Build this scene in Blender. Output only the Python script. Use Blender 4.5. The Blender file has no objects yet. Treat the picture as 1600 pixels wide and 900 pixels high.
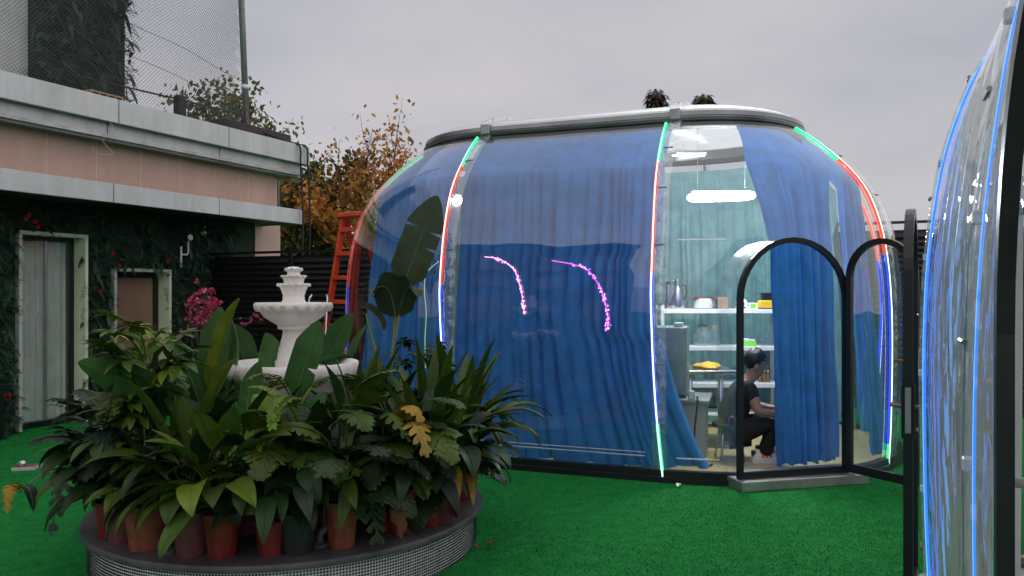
import bpy, bmesh, math, random
import numpy as np
from mathutils import Vector, Matrix, noise as mnoise
R_ = math.radians
random.seed(7); rng = np.random.default_rng(7)
S = bpy.context.scene
COL = S.collection
# ------------------------------------------------------------------ camera
FPX, HOR, HC = 1200.0, 456.0, 1.6
cam = bpy.data.objects.new('camera', bpy.data.cameras.new('camera')); COL.objects.link(cam)
cam.location = (0, 0, HC); cam.rotation_euler = (R_(90), 0, 0)
cam.data.sensor_width = 36; cam.data.lens = FPX / 1600 * 36
cam.data.shift_y = (HOR - 450) / 1600
cam.data.clip_start = 0.03; cam.data.clip_end = 2000
S.camera = cam
# ------------------------------------------------------------------ sky, sun, exposure
SUN_AZ, SUN_EL = R_(125), R_(56)          # azimuth from +Y clockwise: behind the camera to the right
W = bpy.data.worlds.new('World'); S.world = W; W.use_nodes = True
wn = W.node_tree.nodes; wl = W.node_tree.links; wn.clear()
o_ = wn.new('ShaderNodeOutputWorld'); bg = wn.new('ShaderNodeBackground'); wl.new(bg.outputs[0], o_.inputs[0])
sky = wn.new('ShaderNodeTexSky'); sky.sky_type = 'NISHITA'; sky.sun_disc = False
sky.sun_elevation = SUN_EL; sky.sun_rotation = SUN_AZ; sky.dust_density = 3
tc = wn.new('ShaderNodeTexCoord'); mp = wn.new('ShaderNodeMapping'); mp.inputs['Scale'].default_value = (1, 1, 2.6)
wl.new(tc.outputs['Generated'], mp.inputs[0])
nz = wn.new('ShaderNodeTexNoise'); nz.inputs['Scale'].default_value = 2.2; nz.inputs['Detail'].default_value = 5; nz.inputs['Roughness'].default_value = .5
wl.new(mp.outputs[0], nz.inputs['Vector'])
cr = wn.new('ShaderNodeValToRGB'); cr.color_ramp.elements[0].position = .36; cr.color_ramp.elements[1].position = .64
cr.color_ramp.elements[0].color = (4.85, 4.85, 5.35, 1); cr.color_ramp.elements[1].color = (6.25, 6.0, 6.2, 1)
wl.new(nz.outputs[0], cr.inputs[0])
mx = wn.new('ShaderNodeMix'); mx.data_type = 'RGBA'; mx.inputs[0].default_value = .92
wl.new(sky.outputs[0], mx.inputs[6]); wl.new(cr.outputs[0], mx.inputs[7])
wl.new(mx.outputs[2], bg.inputs[0]); bg.inputs[1].default_value = .1
sun = bpy.data.objects.new('sun', bpy.data.lights.new('sun', 'SUN')); COL.objects.link(sun)
sun.data.energy = 1.3; sun.data.angle = R_(165); sun.data.color = (1, .93, .9)
sd = Vector((math.sin(SUN_AZ) * math.cos(SUN_EL), math.cos(SUN_AZ) * math.cos(SUN_EL), math.sin(SUN_EL)))
sun.rotation_euler = sd.to_track_quat('Z', 'Y').to_euler()
S.view_settings.view_transform = 'Standard'; S.view_settings.look = 'None'
S.view_settings.exposure = 0; S.view_settings.gamma = 1; S.view_settings.use_curve_mapping = False
S.render.engine = 'CYCLES'
S.cycles.use_denoising = True; S.cycles.use_adaptive_sampling = True; S.cycles.adaptive_threshold = .03
S.cycles.max_bounces = 10; S.cycles.transparent_max_bounces = 40; S.cycles.glossy_bounces = 4; S.cycles.diffuse_bounces = 3
S.cycles.sample_clamp_indirect = 6; S.cycles.caustics_reflective = False; S.cycles.caustics_refractive = False

# ------------------------------------------------------------------ helpers
def at(px, py, Y):
    """point seen at (px, py) of the 1600x900 photograph, at depth Y"""
    return Vector(((px - 800) / FPX * Y, Y, HC - (py - HOR) / FPX * Y))

def link(o, parent=None):
    COL.objects.link(o)
    if parent is not None: o.parent = parent
    return o

def mesh(name, v, f, mats=None, smooth=False, mi=None):
    me = bpy.data.meshes.new(name)
    me.from_pydata([tuple(map(float, p)) for p in v], [], [tuple(map(int, q)) for q in f])
    if mats is not None:
        for m in (mats if isinstance(mats, (list, tuple)) else [mats]): me.materials.append(m)
    if mi is not None: me.polygons.foreach_set('material_index', np.asarray(mi, np.int32))
    if smooth: me.polygons.foreach_set('use_smooth', np.ones(len(me.polygons), bool))
    me.update()
    return me

def obj(name, me, parent=None, loc=(0, 0, 0), rot=(0, 0, 0), sc=(1, 1, 1)):
    o = bpy.data.objects.new(name, me); link(o, parent)
    o.location = loc; o.rotation_euler = rot; o.scale = sc
    return o

def empty(name, loc=(0, 0, 0), rz=0):
    o = bpy.data.objects.new(name, None); link(o); o.location = loc; o.rotation_euler = (0, 0, rz); o.empty_display_size = .1
    return o

def tag(o, label=None, cat=None, group=None, kind=None):
    if label: o['label'] = label
    if cat: o['category'] = cat
    if group: o['group'] = group
    if kind: o['kind'] = kind
    return o

class MB:
    """collects simple shapes into one mesh"""
    def __init__(s): s.v = []; s.f = []; s.m = []
    def add(s, v, f, m=0):
        n = len(s.v); s.v += [tuple(p) for p in v]; s.f += [tuple(i + n for i in q) for q in f]; s.m += [m] * len(f); return s
    def box(s, a, b, m=0, bev=0):
        x0, y0, z0 = a; x1, y1, z1 = b
        if bev:
            bm = bmesh.new(); bmesh.ops.create_cube(bm, size=1)
            bmesh.ops.scale(bm, vec=(x1 - x0, y1 - y0, z1 - z0), verts=bm.verts)
            bmesh.ops.translate(bm, vec=((x0 + x1) / 2, (y0 + y1) / 2, (z0 + z1) / 2), verts=bm.verts)
            bmesh.ops.bevel(bm, geom=bm.edges[:], offset=bev, segments=1, affect='EDGES')
            bm.verts.index_update(); s.add([v.co[:] for v in bm.verts], [[v.index for v in f.verts] for f in bm.faces], m); bm.free(); return s
        v = [(x, y, z) for z in (z0, z1) for y in (y0, y1) for x in (x0, x1)]
        return s.add(v, [(0, 2, 3, 1), (4, 5, 7, 6), (0, 1, 5, 4), (2, 6, 7, 3), (0, 4, 6, 2), (1, 3, 7, 5)], m)
    def tube(s, pts, r, n=8, m=0, cap=True):
        pts = [Vector(p) for p in pts]; rs = r if isinstance(r, (list, tuple)) else [r] * len(pts)
        v = []; f = []; up = Vector((0, 0, 1)); px = None
        for i, p in enumerate(pts):
            t = (pts[min(i + 1, len(pts) - 1)] - pts[max(i - 1, 0)]).normalized()
            if px is None:
                px = t.cross(up); px = t.cross(Vector((1, 0, 0))) if px.length < .05 else px
            px = (px - t * px.dot(t)).normalized(); py = t.cross(px)
            for k in range(n):
                a = 2 * math.pi * k / n; v.append(p + px * (rs[i] * math.cos(a)) + py * (rs[i] * math.sin(a)))
        for i in range(len(pts) - 1):
            for k in range(n): f.append((i * n + k, i * n + (k + 1) % n, (i + 1) * n + (k + 1) % n, (i + 1) * n + k))
        if cap: f.append(tuple(range(n - 1, -1, -1))); f.append(tuple((len(pts) - 1) * n + k for k in range(n)))
        return s.add(v, f, m)
    def lathe(s, prof, n=24, c=(0, 0, 0), m=0, wob=None):
        v = []; f = []
        for i, (r, z) in enumerate(prof):
            for k in range(n):
                a = 2 * math.pi * k / n; rr = r; zz = z
                if wob: rr, zz = wob(i, a, r, z)
                v.append((c[0] + rr * math.cos(a), c[1] + rr * math.sin(a), c[2] + zz))
        for i in range(len(prof) - 1):
            for k in range(n): f.append((i * n + k, i * n + (k + 1) % n, (i + 1) * n + (k + 1) % n, (i + 1) * n + k))
        if prof[0][0] > 1e-5: f.append(tuple(range(n - 1, -1, -1)))
        if prof[-1][0] > 1e-5: f.append(tuple((len(prof) - 1) * n + k for k in range(n)))
        return s.add(v, f, m)
    def build(s, name, mats, parent=None, smooth=False, **k):
        return obj(name, mesh(name, s.v, s.f, mats, smooth, s.m), parent, **k)

def autosmooth(o, deg=40):
    me = o.data
    me.polygons.foreach_set('use_smooth', np.ones(len(me.polygons), bool))
    bm = bmesh.new(); bm.from_mesh(me)
    for e in bm.edges: e.smooth = not (len(e.link_faces) != 2 or e.calc_face_angle(0) > R_(deg))
    bm.to_mesh(me); bm.free()
    return o

# ------------------------------------------------------------------ materials
def nodes(name):
    m = bpy.data.materials.new(name); m.use_nodes = True
    return m, m.node_tree.nodes, m.node_tree.links, m.node_tree.nodes['Principled BSDF']

def mat(name, col, rough=.6, metal=0, var=.0, scale=6, bump=0, bscale=60, spec=.5, col2=None, sheen=0, rand=0, coord='Object', emis=None, estr=0, transl=0, streak=0):
    m, n, l, b = nodes(name)
    b.inputs['Roughness'].default_value = rough; b.inputs['Metallic'].default_value = metal
    b.inputs['Specular IOR Level'].default_value = spec
    if sheen: b.inputs['Sheen Weight'].default_value = sheen; b.inputs['Sheen Roughness'].default_value = .5; b.inputs['Sheen Tint'].default_value = (*[min(1, c * 2.5 + .1) for c in col], 1)
    if emis: b.inputs['Emission Color'].default_value = (*emis, 1); b.inputs['Emission Strength'].default_value = estr
    b.inputs['Base Color'].default_value = (*col, 1)
    tcn = n.new('ShaderNodeTexCoord')
    last = None
    if var or col2:
        t = n.new('ShaderNodeTexNoise'); t.inputs['Scale'].default_value = scale; t.inputs['Detail'].default_value = 6; t.inputs['Roughness'].default_value = .62
        l.new(tcn.outputs[coord], t.inputs['Vector'])
        r = n.new('ShaderNodeValToRGB'); r.color_ramp.elements[0].position = .3; r.color_ramp.elements[1].position = .72
        c2 = col2 if col2 else tuple(c * (1 - var) for c in col)
        c1 = col if col2 else tuple(min(1, c * (1 + var * .5)) for c in col)
        r.color_ramp.elements[0].color = (*c2, 1); r.color_ramp.elements[1].color = (*c1, 1)
        l.new(t.outputs[0], r.inputs[0]); last = r.outputs[0]
    if rand:
        oi = n.new('ShaderNodeObjectInfo'); hs = n.new('ShaderNodeHueSaturation')
        mr = n.new('ShaderNodeMapRange'); mr.inputs[3].default_value = 1 - rand; mr.inputs[4].default_value = 1 + rand
        mh = n.new('ShaderNodeMapRange'); mh.inputs[3].default_value = .5 - rand * .05; mh.inputs[4].default_value = .5 + rand * .05
        ml = n.new('ShaderNodeMath'); ml.operation = 'MULTIPLY'; ml.inputs[1].default_value = 7.31
        fr = n.new('ShaderNodeMath'); fr.operation = 'FRACT'
        l.new(oi.outputs['Random'], mr.inputs[0]); l.new(oi.outputs['Random'], ml.inputs[0]); l.new(ml.outputs[0], fr.inputs[0]); l.new(fr.outputs[0], mh.inputs[0])
        l.new(mr.outputs[0], hs.inputs['Value']); l.new(mh.outputs[0], hs.inputs['Hue'])
        if last: l.new(last, hs.inputs['Color'])
        else: hs.inputs['Color'].default_value = (*col, 1)
        last = hs.outputs[0]
    if streak:
        mpn = n.new('ShaderNodeMapping'); mpn.inputs['Scale'].default_value = (2.2, 2.2, .3); l.new(tcn.outputs[coord], mpn.inputs[0])
        ts = n.new('ShaderNodeTexNoise'); ts.inputs['Scale'].default_value = 2.2; ts.inputs['Detail'].default_value = 5; ts.inputs['Roughness'].default_value = .7; l.new(mpn.outputs[0], ts.inputs['Vector'])
        rs = n.new('ShaderNodeValToRGB'); rs.color_ramp.elements[0].position = .36; rs.color_ramp.elements[1].position = .6; d_ = 1 - streak; rs.color_ramp.elements[0].color = (d_, d_ * .98, d_ * .93, 1); l.new(ts.outputs[0], rs.inputs[0])
        mm = n.new('ShaderNodeMix'); mm.data_type = 'RGBA'; mm.blend_type = 'MULTIPLY'; mm.inputs[0].default_value = 1
        if last: l.new(last, mm.inputs[6])
        else: mm.inputs[6].default_value = (*col, 1)
        l.new(rs.outputs[0], mm.inputs[7]); last = mm.outputs[2]
    if last: l.new(last, b.inputs['Base Color'])
    if bump:
        t = n.new('ShaderNodeTexNoise'); t.inputs['Scale'].default_value = bscale; t.inputs['Detail'].default_value = 4
        l.new(tcn.outputs[coord], t.inputs['Vector'])
        bp = n.new('ShaderNodeBump'); bp.inputs['Strength'].default_value = bump; bp.inputs['Distance'].default_value = .01
        l.new(t.outputs[0], bp.inputs['Height']); l.new(bp.outputs[0], b.inputs['Normal'])
    if transl:
        tr = n.new('ShaderNodeBsdfTranslucent'); ms = n.new('ShaderNodeMixShader'); ms.inputs[0].default_value = transl
        if last: l.new(last, tr.inputs[0])
        else: tr.inputs[0].default_value = (*col, 1)
        out = n['Material Output']; l.new(b.outputs[0], ms.inputs[1]); l.new(tr.outputs[0], ms.inputs[2]); l.new(ms.outputs[0], out.inputs[0])
    return m

def clear(name, pwr=4.2, top=.9, tint=(.95, .965, .97), f0=.085, rough=.02, haze=.0, hazecol=(.8, .85, .85), wav=.12, wscale=1.6, fine=0):
    m, n, l, b = nodes(name); n.remove(b)
    out = n['Material Output']
    lw = n.new('ShaderNodeLayerWeight'); lw.inputs[0].default_value = .5
    pw = n.new('ShaderNodeMath'); pw.operation = 'POWER'; pw.inputs[1].default_value = pwr
    ma = n.new('ShaderNodeMath'); ma.operation = 'MULTIPLY_ADD'; ma.inputs[1].default_value = top - f0; ma.inputs[2].default_value = f0; ma.use_clamp = True
    l.new(lw.outputs['Facing'], pw.inputs[0]); l.new(pw.outputs[0], ma.inputs[0])
    tp = n.new('ShaderNodeBsdfTransparent'); tp.inputs[0].default_value = (*tint, 1)
    gl = n.new('ShaderNodeBsdfGlossy'); gl.inputs['Roughness'].default_value = rough; gl.inputs[0].default_value = (.97, .98, 1, 1)
    if wav:
        tcn = n.new('ShaderNodeTexCoord'); t = n.new('ShaderNodeTexNoise'); t.inputs['Scale'].default_value = wscale; t.inputs['Detail'].default_value = 1.5
        l.new(tcn.outputs['Object'], t.inputs['Vector'])
        bp = n.new('ShaderNodeBump'); bp.inputs['Strength'].default_value = wav; bp.inputs['Distance'].default_value = .08
        l.new(t.outputs[0], bp.inputs['Height']); l.new(bp.outputs[0], gl.inputs['Normal'])
    base = tp.outputs[0]
    if haze:
        df = n.new('ShaderNodeBsdfDiffuse'); df.inputs[0].default_value = (*hazecol, 1)
        tl = n.new('ShaderNodeBsdfTranslucent'); tl.inputs[0].default_value = (*hazecol, 1)
        ad = n.new('ShaderNodeMixShader'); ad.inputs[0].default_value = .5; l.new(df.outputs[0], ad.inputs[1]); l.new(tl.outputs[0], ad.inputs[2])
        mh = n.new('ShaderNodeMixShader'); mh.inputs[0].default_value = haze
        l.new(base, mh.inputs[1]); l.new(ad.outputs[0], mh.inputs[2]); base = mh.outputs[0]
        if fine:
            tcf = n.new('ShaderNodeTexCoord'); tf = n.new('ShaderNodeTexNoise'); tf.inputs['Scale'].default_value = fine; tf.inputs['Detail'].default_value = 6
            l.new(tcf.outputs['Object'], tf.inputs['Vector'])
            mf = n.new('ShaderNodeMapRange'); mf.inputs[1].default_value = .35; mf.inputs[2].default_value = .75; mf.inputs[3].default_value = haze * .35; mf.inputs[4].default_value = haze * 1.9
            l.new(tf.outputs[0], mf.inputs[0]); l.new(mf.outputs[0], mh.inputs[0])
    ms = n.new('ShaderNodeMixShader'); l.new(ma.outputs[0], ms.inputs[0]); l.new(base, ms.inputs[1]); l.new(gl.outputs[0], ms.inputs[2])
    l.new(ms.outputs[0], out.inputs[0])
    return m

def glow(name, col, s):
    m, n, l, b = nodes(name)
    b.inputs['Base Color'].default_value = (*[c * .5 for c in col], 1); b.inputs['Roughness'].default_value = .4
    b.inputs['Emission Color'].default_value = (*col, 1); b.inputs['Emission Strength'].default_value = s
    return m

M = {}
M['turf'] = mat('turf', (.012, .235, .045), .85, var=.35, scale=9, bump=.6, bscale=420, spec=.15)
M['turf_blade'] = mat('turf_blade', (.015, .28, .052), .7, var=.35, scale=1.1, spec=.2)
M['panel'] = clear('panel', haze=.012, fine=2.2, f0=.095)
M['panel_near'] = clear('panel_near', pwr=5, top=.5, haze=.12, hazecol=(.85, .86, .88), f0=.06, fine=3, wav=.6, wscale=5)
M['panel_door'] = clear('panel_door', haze=.02, wav=.15, fine=5)
M['band'] = clear('band', haze=.16, f0=.12, rough=.08, wav=.4, wscale=9, fine=14)
M['collar'] = clear('collar', haze=.07, f0=.09, rough=.16, wav=.12, wscale=3, fine=10)
M['batten'] = clear('batten', haze=.45, f0=.2, rough=.1)
M['lid'] = clear('lid', tint=(.9, .91, .93), haze=.9, hazecol=(.86, .87, .88), f0=.1, rough=.15)
M['alu'] = mat('alu', (.24, .245, .255), .33, metal=1, var=.25, scale=3, bump=.05, bscale=20)
M['alu_dull'] = mat('alu_dull', (.4, .41, .42), .45, metal=.8, var=.3, scale=5)
M['black_frame'] = mat('black_frame', (.012, .013, .018), .32, var=.3, scale=8)
M['black_gasket'] = mat('black_gasket', (.009, .009, .01), .6)
M['led_off'] = mat('led_off', (.75, .76, .78), .4)
LEDC = {'g': (.03, .85, .30), 'r': (1, .06, .03), 'b': (.03, .07, 1.0), 'c': (.02, .18, 1.0)}
LEDW = {'g': (.45, 1, .75), 'r': (1, .62, .48), 'b': (.62, .72, 1), 'c': (.12, .42, 1)}
for k in LEDC:
    M['led_' + k] = glow('led_' + k, LEDW[k], 3.2 if k != 'c' else 1.7); M['dif_' + k] = glow('dif_' + k, LEDC[k], 1.5)
M['curtain'] = mat('curtain', (.03, .19, .56), .8, var=.28, scale=5, bump=.15, bscale=180, sheen=.25, transl=.12)
M['curtain_teal'] = mat('curtain_teal', (.17, .34, .37), .8, var=.3, scale=5, bump=.15, bscale=180, sheen=.25, transl=.2)
M['floor_in'] = mat('floor_in', (.55, .44, .22), .35, var=.15, scale=3)
M['cornice'] = mat('cornice', (.62, .64, .66), .4, var=.16, scale=1.3, metal=.15, bump=.04, bscale=6, streak=.13)
M['salmon'] = mat('salmon', (.68, .44, .37), .38, var=.12, scale=1.2, streak=.1)
M['grout_y'] = mat('grout_y', (.8, .62, .42), .7)
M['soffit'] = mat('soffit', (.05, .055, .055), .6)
M['wall_dark'] = mat('wall_dark', (.02, .035, .025), .9)
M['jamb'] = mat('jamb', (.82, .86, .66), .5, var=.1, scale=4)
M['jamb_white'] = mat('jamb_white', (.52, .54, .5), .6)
M['door_glass'] = mat('door_glass', (.8, .86, .78), .8, var=.25, scale=1.5, spec=.8)
M['window_glass'] = mat('window_glass', (.34, .2, .15), .16, var=.2, scale=2, spec=.6)
M['ivy'] = mat('ivy', (.016, .06, .034), .6, rand=0, var=.6, scale=5, transl=.1)
M['ivy2'] = mat('ivy2', (.028, .10, .056), .55, var=.5, scale=5, transl=.1)
M['red_flower'] = mat('red_flower', (.65, .02, .025), .5)
M['pink_flower'] = mat('pink_flower', (.72, .12, .26), .5, var=.35, scale=30)
M['fence'] = mat('fence', (.010, .010, .012), .4, var=.3, scale=3)
M['ladder_red'] = mat('ladder_red', (.75, .085, .03), .42, var=.25, scale=7)
M['steel'] = mat('steel', (.62, .62, .6), .25, metal=1, var=.15, scale=6)
M['white_plaster'] = mat('white_plaster', (.94, .89, .88), .7, var=.1, scale=7, bump=.25, bscale=35, streak=.22)
M['rim_stone'] = mat('rim_stone', (.10, .095, .105), .45, var=.5, scale=5, bump=.2, bscale=40)
M['grout'] = mat('grout', (.78, .78, .8), .8, var=.2, scale=10)
M['mosaic'] = mat('mosaic', (.035, .035, .045), .25, var=.5, scale=30)
M['soil'] = mat('soil', (.025, .02, .016), .95, var=.4, scale=40, bump=.5, bscale=60)
M['pot_red'] = mat('pot_red', (.24, .028, .026), .42, var=.4, scale=14, streak=.35)
M['pot_crimson'] = mat('pot_crimson', (.26, .012, .035), .4, var=.4, scale=14, streak=.35)
M['pot_terra'] = mat('pot_terra', (.30, .08, .05), .55, var=.4, scale=14, streak=.35)
M['pot_mauve'] = mat('pot_mauve', (.2, .06, .07), .5, var=.4, scale=14, streak=.35)
M['pot_black'] = mat('pot_black', (.03, .032, .036), .5, var=.5, scale=12)
M['grey_pvc'] = mat('grey_pvc', (.1, .11, .12), .45)
M['bark'] = mat('bark', (.07, .05, .04), .9, var=.4, scale=12)
M['white_metal'] = mat('white_metal', (.78, .79, .8), .35)
M['tube'] = glow('tube', (.93, 1, .97), 240)
M['tube_reflection'] = glow('tube_reflection', (.93, 1, .97), 9)  # dim glow standing in for the reflection of the tube lamp
M['flood'] = glow('flood', (.95, 1, .97), 40)
M['skin'] = mat('skin', (.42, .24, .17), .5)
M['hair'] = mat('hair', (.012, .011, .011), .45, bump=.5, bscale=90)
M['tee'] = mat('tee', (.016, .017, .018), .85, var=.3, scale=9)
M['trouser'] = mat('trouser', (.010, .010, .012), .85)
M['shoe_white'] = mat('shoe_white', (.78, .76, .74), .5)
M['shoe_orange'] = mat('shoe_orange', (.9, .17, .05), .5)
M['yellow'] = mat('yellow', (.75, .47, .03), .5)
M['lime'] = mat('lime', (.18, .75, .05), .5)
M['black_plastic'] = mat('black_plastic', (.015, .015, .016), .4)
M['white_plastic'] = mat('white_plastic', (.75, .75, .73), .4)
M['grey_panel'] = mat('grey_panel', (.45, .45, .45), .45, var=.1, scale=4)
M['brown_plastic'] = mat('brown_plastic', (.22, .11, .055), .35)
M['cable_white'] = mat('cable_white', (.62, .62, .6), .5)
M['cable_black'] = mat('cable_black', (.012, .012, .012), .5)
M['net'] = mat('net', (.10, .11, .105), .7)
M['coping'] = mat('coping', (.06, .035, .04), .7, var=.3, scale=4)
M['brick'] = mat('brick', (.38, .25, .16), .85, var=.25, scale=12)
M['far_wall'] = mat('far_wall', (.08, .085, .1), .8, var=.2, scale=.4)
M['pink_reflection'] = glow('pink_reflection', (1, .38, .85), 2.4)  # pink and purple glow imitate lights reflected in the panel
M['purple_reflection'] = glow('purple_reflection', (.62, .10, 1), 2.2)
M['greenlight'] = glow('greenlight', (.62, 1, .35), .55)
def leafmat(name, col, rough=.44, var=.35, rand=.35, scale=9):
    return mat(name, col, rough, var=var, scale=scale, rand=rand, bump=.12, bscale=25, transl=.10, spec=.28)
M['leaf_dark'] = leafmat('leaf_dark', (.017, .045, .012))
M['leaf_mid'] = leafmat('leaf_mid', (.062, .115, .016))
M['leaf_lime'] = leafmat('leaf_lime', (.15, .24, .024))
M['leaf_blue'] = leafmat('leaf_blue', (.022, .042, .027))
M['leaf_banana'] = leafmat('leaf_banana', (.04, .125, .03), rand=.25)
M['leaf_yellow'] = mat('leaf_yellow', (.58, .32, .02), .45, col2=(.14, .15, .02), scale=9, transl=.2)
M['leaf_dry'] = mat('leaf_dry', (.22, .09, .04), .8, var=.4, scale=12)
M['leaf_tall'] = leafmat('leaf_tall', (.035, .055, .026), rand=.15)
M['stem'] = mat('stem', (.13, .17, .055), .5)

# ------------------------------------------------------------------ ground
g = MB(); gx = [-400, -40, -12, 12, 40, 400]
vs = [(x, y, 0) for y in gx for x in gx]; fs = [(j * 6 + i, j * 6 + i + 1, j * 6 + i + 7, j * 6 + i + 6) for j in range(5) for i in range(5)]
tag(obj('ground', mesh('ground', vs, fs, M['turf'])), kind='structure')
def turf_blades():
    n = 130000
    x = rng.uniform(-1.2, 4.4, n); y = 3.9 + 4.3 * rng.random(n) ** 1.5
    m2 = 40000; x = np.concatenate([x, rng.uniform(-6.5, -1.8, m2)]); y = np.concatenate([y, rng.uniform(3.8, 9.6, m2)])
    ok = (np.abs(x / y) < .70) & (np.hypot(x + 1.416, y - 5.0) > 1.24)
    x = x[ok]; y = y[ok]; n = len(x)
    a = rng.uniform(0, 6.283, n); h = rng.uniform(.005, .012, n); w = .003
    dx = np.cos(a) * w; dy = np.sin(a) * w; lx = rng.normal(0, .005, n); ly = rng.normal(0, .005, n)
    v = np.empty((n, 3, 3)); v[:, 0] = np.stack([x - dx, y - dy, np.zeros(n)], 1); v[:, 1] = np.stack([x + dx, y + dy, np.zeros(n)], 1); v[:, 2] = np.stack([x + lx, y + ly, h], 1)
    me = bpy.data.meshes.new('turf_pile'); me.vertices.add(n * 3); me.vertices.foreach_set('co', v.reshape(-1)); me.loops.add(n * 3)
    me.loops.foreach_set('vertex_index', np.arange(n * 3, dtype=np.int32)); me.polygons.add(n); me.polygons.foreach_set('loop_start', np.arange(0, n * 3, 3, dtype=np.int32))
    me.materials.append(M['turf_blade']); me.update(); me.validate()
    return tag(obj('turf_pile', me), 'short green artificial turf pile covering the yard', 'turf', kind='stuff')
turf_blades()

# ------------------------------------------------------------------ capsule domes
YAW = .36; DL = 1.951; DR = 2.03; ENDA = R_(69)
PROF = [(2.01, .0), (2.04, .4), (2.055, .9), (2.055, 1.45), (2.03, 1.85), (1.96, 2.25), (1.80, 2.62), (1.45, 2.99), (1.10, 3.26)]
def catmull(P, n):
    P = np.array(P); Q = np.vstack([2 * P[0] - P[1], P, 2 * P[-1] - P[-2]]); out = []
    for i in range(len(P) - 1):
        for t in np.linspace(0, 1, n, endpoint=False):
            a, b, c, d = Q[i:i + 4]
            out.append(.5 * (2 * b + (c - a) * t + (2 * a - 5 * b + 4 * c - d) * t * t + (3 * b - a - 3 * c + d) * t ** 3))
    out.append(P[-1]); return np.array(out)
PF = catmull(PROF, 7)                               # (rho, z)
ZS = PF[:, 1]; RS = PF[:, 0]
def rho(z): return float(np.interp(z, ZS, RS))

class Dome:
    def __init__(s, root, nmid, mats):
        s.r = root; s.H = nmid * DL / 2; s.n = nmid
    def pt(s, kind, q, z, off=0.0, r=None):
        rr = (rho(z) if r is None else r) + off
        if kind == 'F': return Vector((q, -rr, z))
        if kind == 'B': return Vector((q, rr, z))
        if kind == 'R': return Vector((s.H + rr * math.sin(q), -rr * math.cos(q), z))
        return Vector((-s.H - rr * math.sin(q), -rr * math.cos(q), z))
    def seams(s):
        out = [('F', -s.H + i * DL) for i in range(s.n + 1)] + [('B', -s.H + i * DL) for i in range(s.n + 1)]
        for k in 'RL': out += [(k, ENDA), (k, math.pi - ENDA)]
        return out

def arch_pts(w, h, n=18, z0=0):
    r = w / 2; p = [(-r, z0), (-r, z0 + .5 * (h - r - z0))]
    for i in range(n + 1):
        a = math.pi * (1 - i / n); p.append((r * math.cos(a), h - r + r * math.sin(a)))
    return p + [(r, z0 + .5 * (h - r - z0)), (r, z0)]

def arch_ring(mb, w, h, th, y0, y1, z0, bot, m=0):
    """arched frame: outer w x h, bar th wide, from y0 to y1, bottom bar of height bot"""
    o = arch_pts(w, h, z0=z0); i = arch_pts(w - 2 * th, h - th, z0=z0 + bot); n = len(o)
    v = [(x, y0, z) for x, z in o] + [(x, y0, z) for x, z in i] + [(x, y1, z) for x, z in o] + [(x, y1, z) for x, z in i]
    f = []
    for k in range(n):
        j = (k + 1) % n
        f += [(k, j, n + j, n + k), (2 * n + j, 2 * n + k, 3 * n + k, 3 * n + j), (j, k, 2 * n + k, 2 * n + j), (n + k, n + j, 3 * n + j, 3 * n + k)]
    mb.add(v, f, m)

def arch_sheet(w, h, z0, y=0):
    p = arch_pts(w, h, z0=z0); n = len(p); v = []; f = []
    half = n // 2
    v = [(x, y, z) for x, z in p]
    for k in range(half):
        a, b = k, k + 1; c, d = n - 2 - k, n - 1 - k
        if b < c: f.append((a, b, c, d))
        elif a < c and b == c: f.append((a, b, d))
    return v, f

def build_panel(D, kind, q0, q1, name, door=None, nq=None):
    pm_ = 'panel' if D.n == 1 else 'panel_near'
    nq = nq or max(8, int(abs(q1 - q0) * (26 if kind in 'RL' else 7)))
    rows = [k for k in range(len(PF)) if PF[k, 1] > .0]
    if door:
        nq = 44; zr = np.concatenate([np.linspace(.06, 2.2, 62), PF[PF[:, 1] > 2.22][:, 1]])
    else: zr = np.concatenate([[.06], PF[PF[:, 1] > .1][:, 1]])
    v = []; f = []; V = {}
    qs = np.linspace(q0, q1, nq + 1)
    inside = {}
    for i, q in enumerate(qs):
        for j, z in enumerate(zr):
            p = D.pt(kind, q, z); V[i, j] = len(v); v.append(p)
            if door:
                c, t, half, top = door
                e = Vector((p.x, p.y)) - c; u = e.dot(t); spring = top - half
                if z < spring: dd = abs(u) - half; un = math.copysign(half, u); zn = z
                else:
                    rr = math.hypot(u, z - spring); dd = rr - half; k = half / max(rr, 1e-6); un = u * k; zn = spring + (z - spring) * k
                inside[i, j] = dd < 0
                if -0.033 < dd < 0:
                    n2 = Vector((t.y, -t.x)); pn = c + t * un
                    # slide along the surface onto the outline
                    qq = Vector((p.x, p.y)) + t * (un - u); v[-1] = Vector((qq.x, qq.y, zn)); inside[i, j] = False
    for i in range(nq):
        for j in range(len(zr) - 1):
            if door and any(inside[a] for a in ((i, j), (i + 1, j), (i + 1, j + 1), (i, j + 1))): continue
            q = (V[i, j], V[i + 1, j], V[i + 1, j + 1], V[i, j + 1])
            f.append(q if kind in 'FR' else q[::-1])
    return obj(name, mesh(name, v, f, M[pm_], True), D.r)

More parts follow.
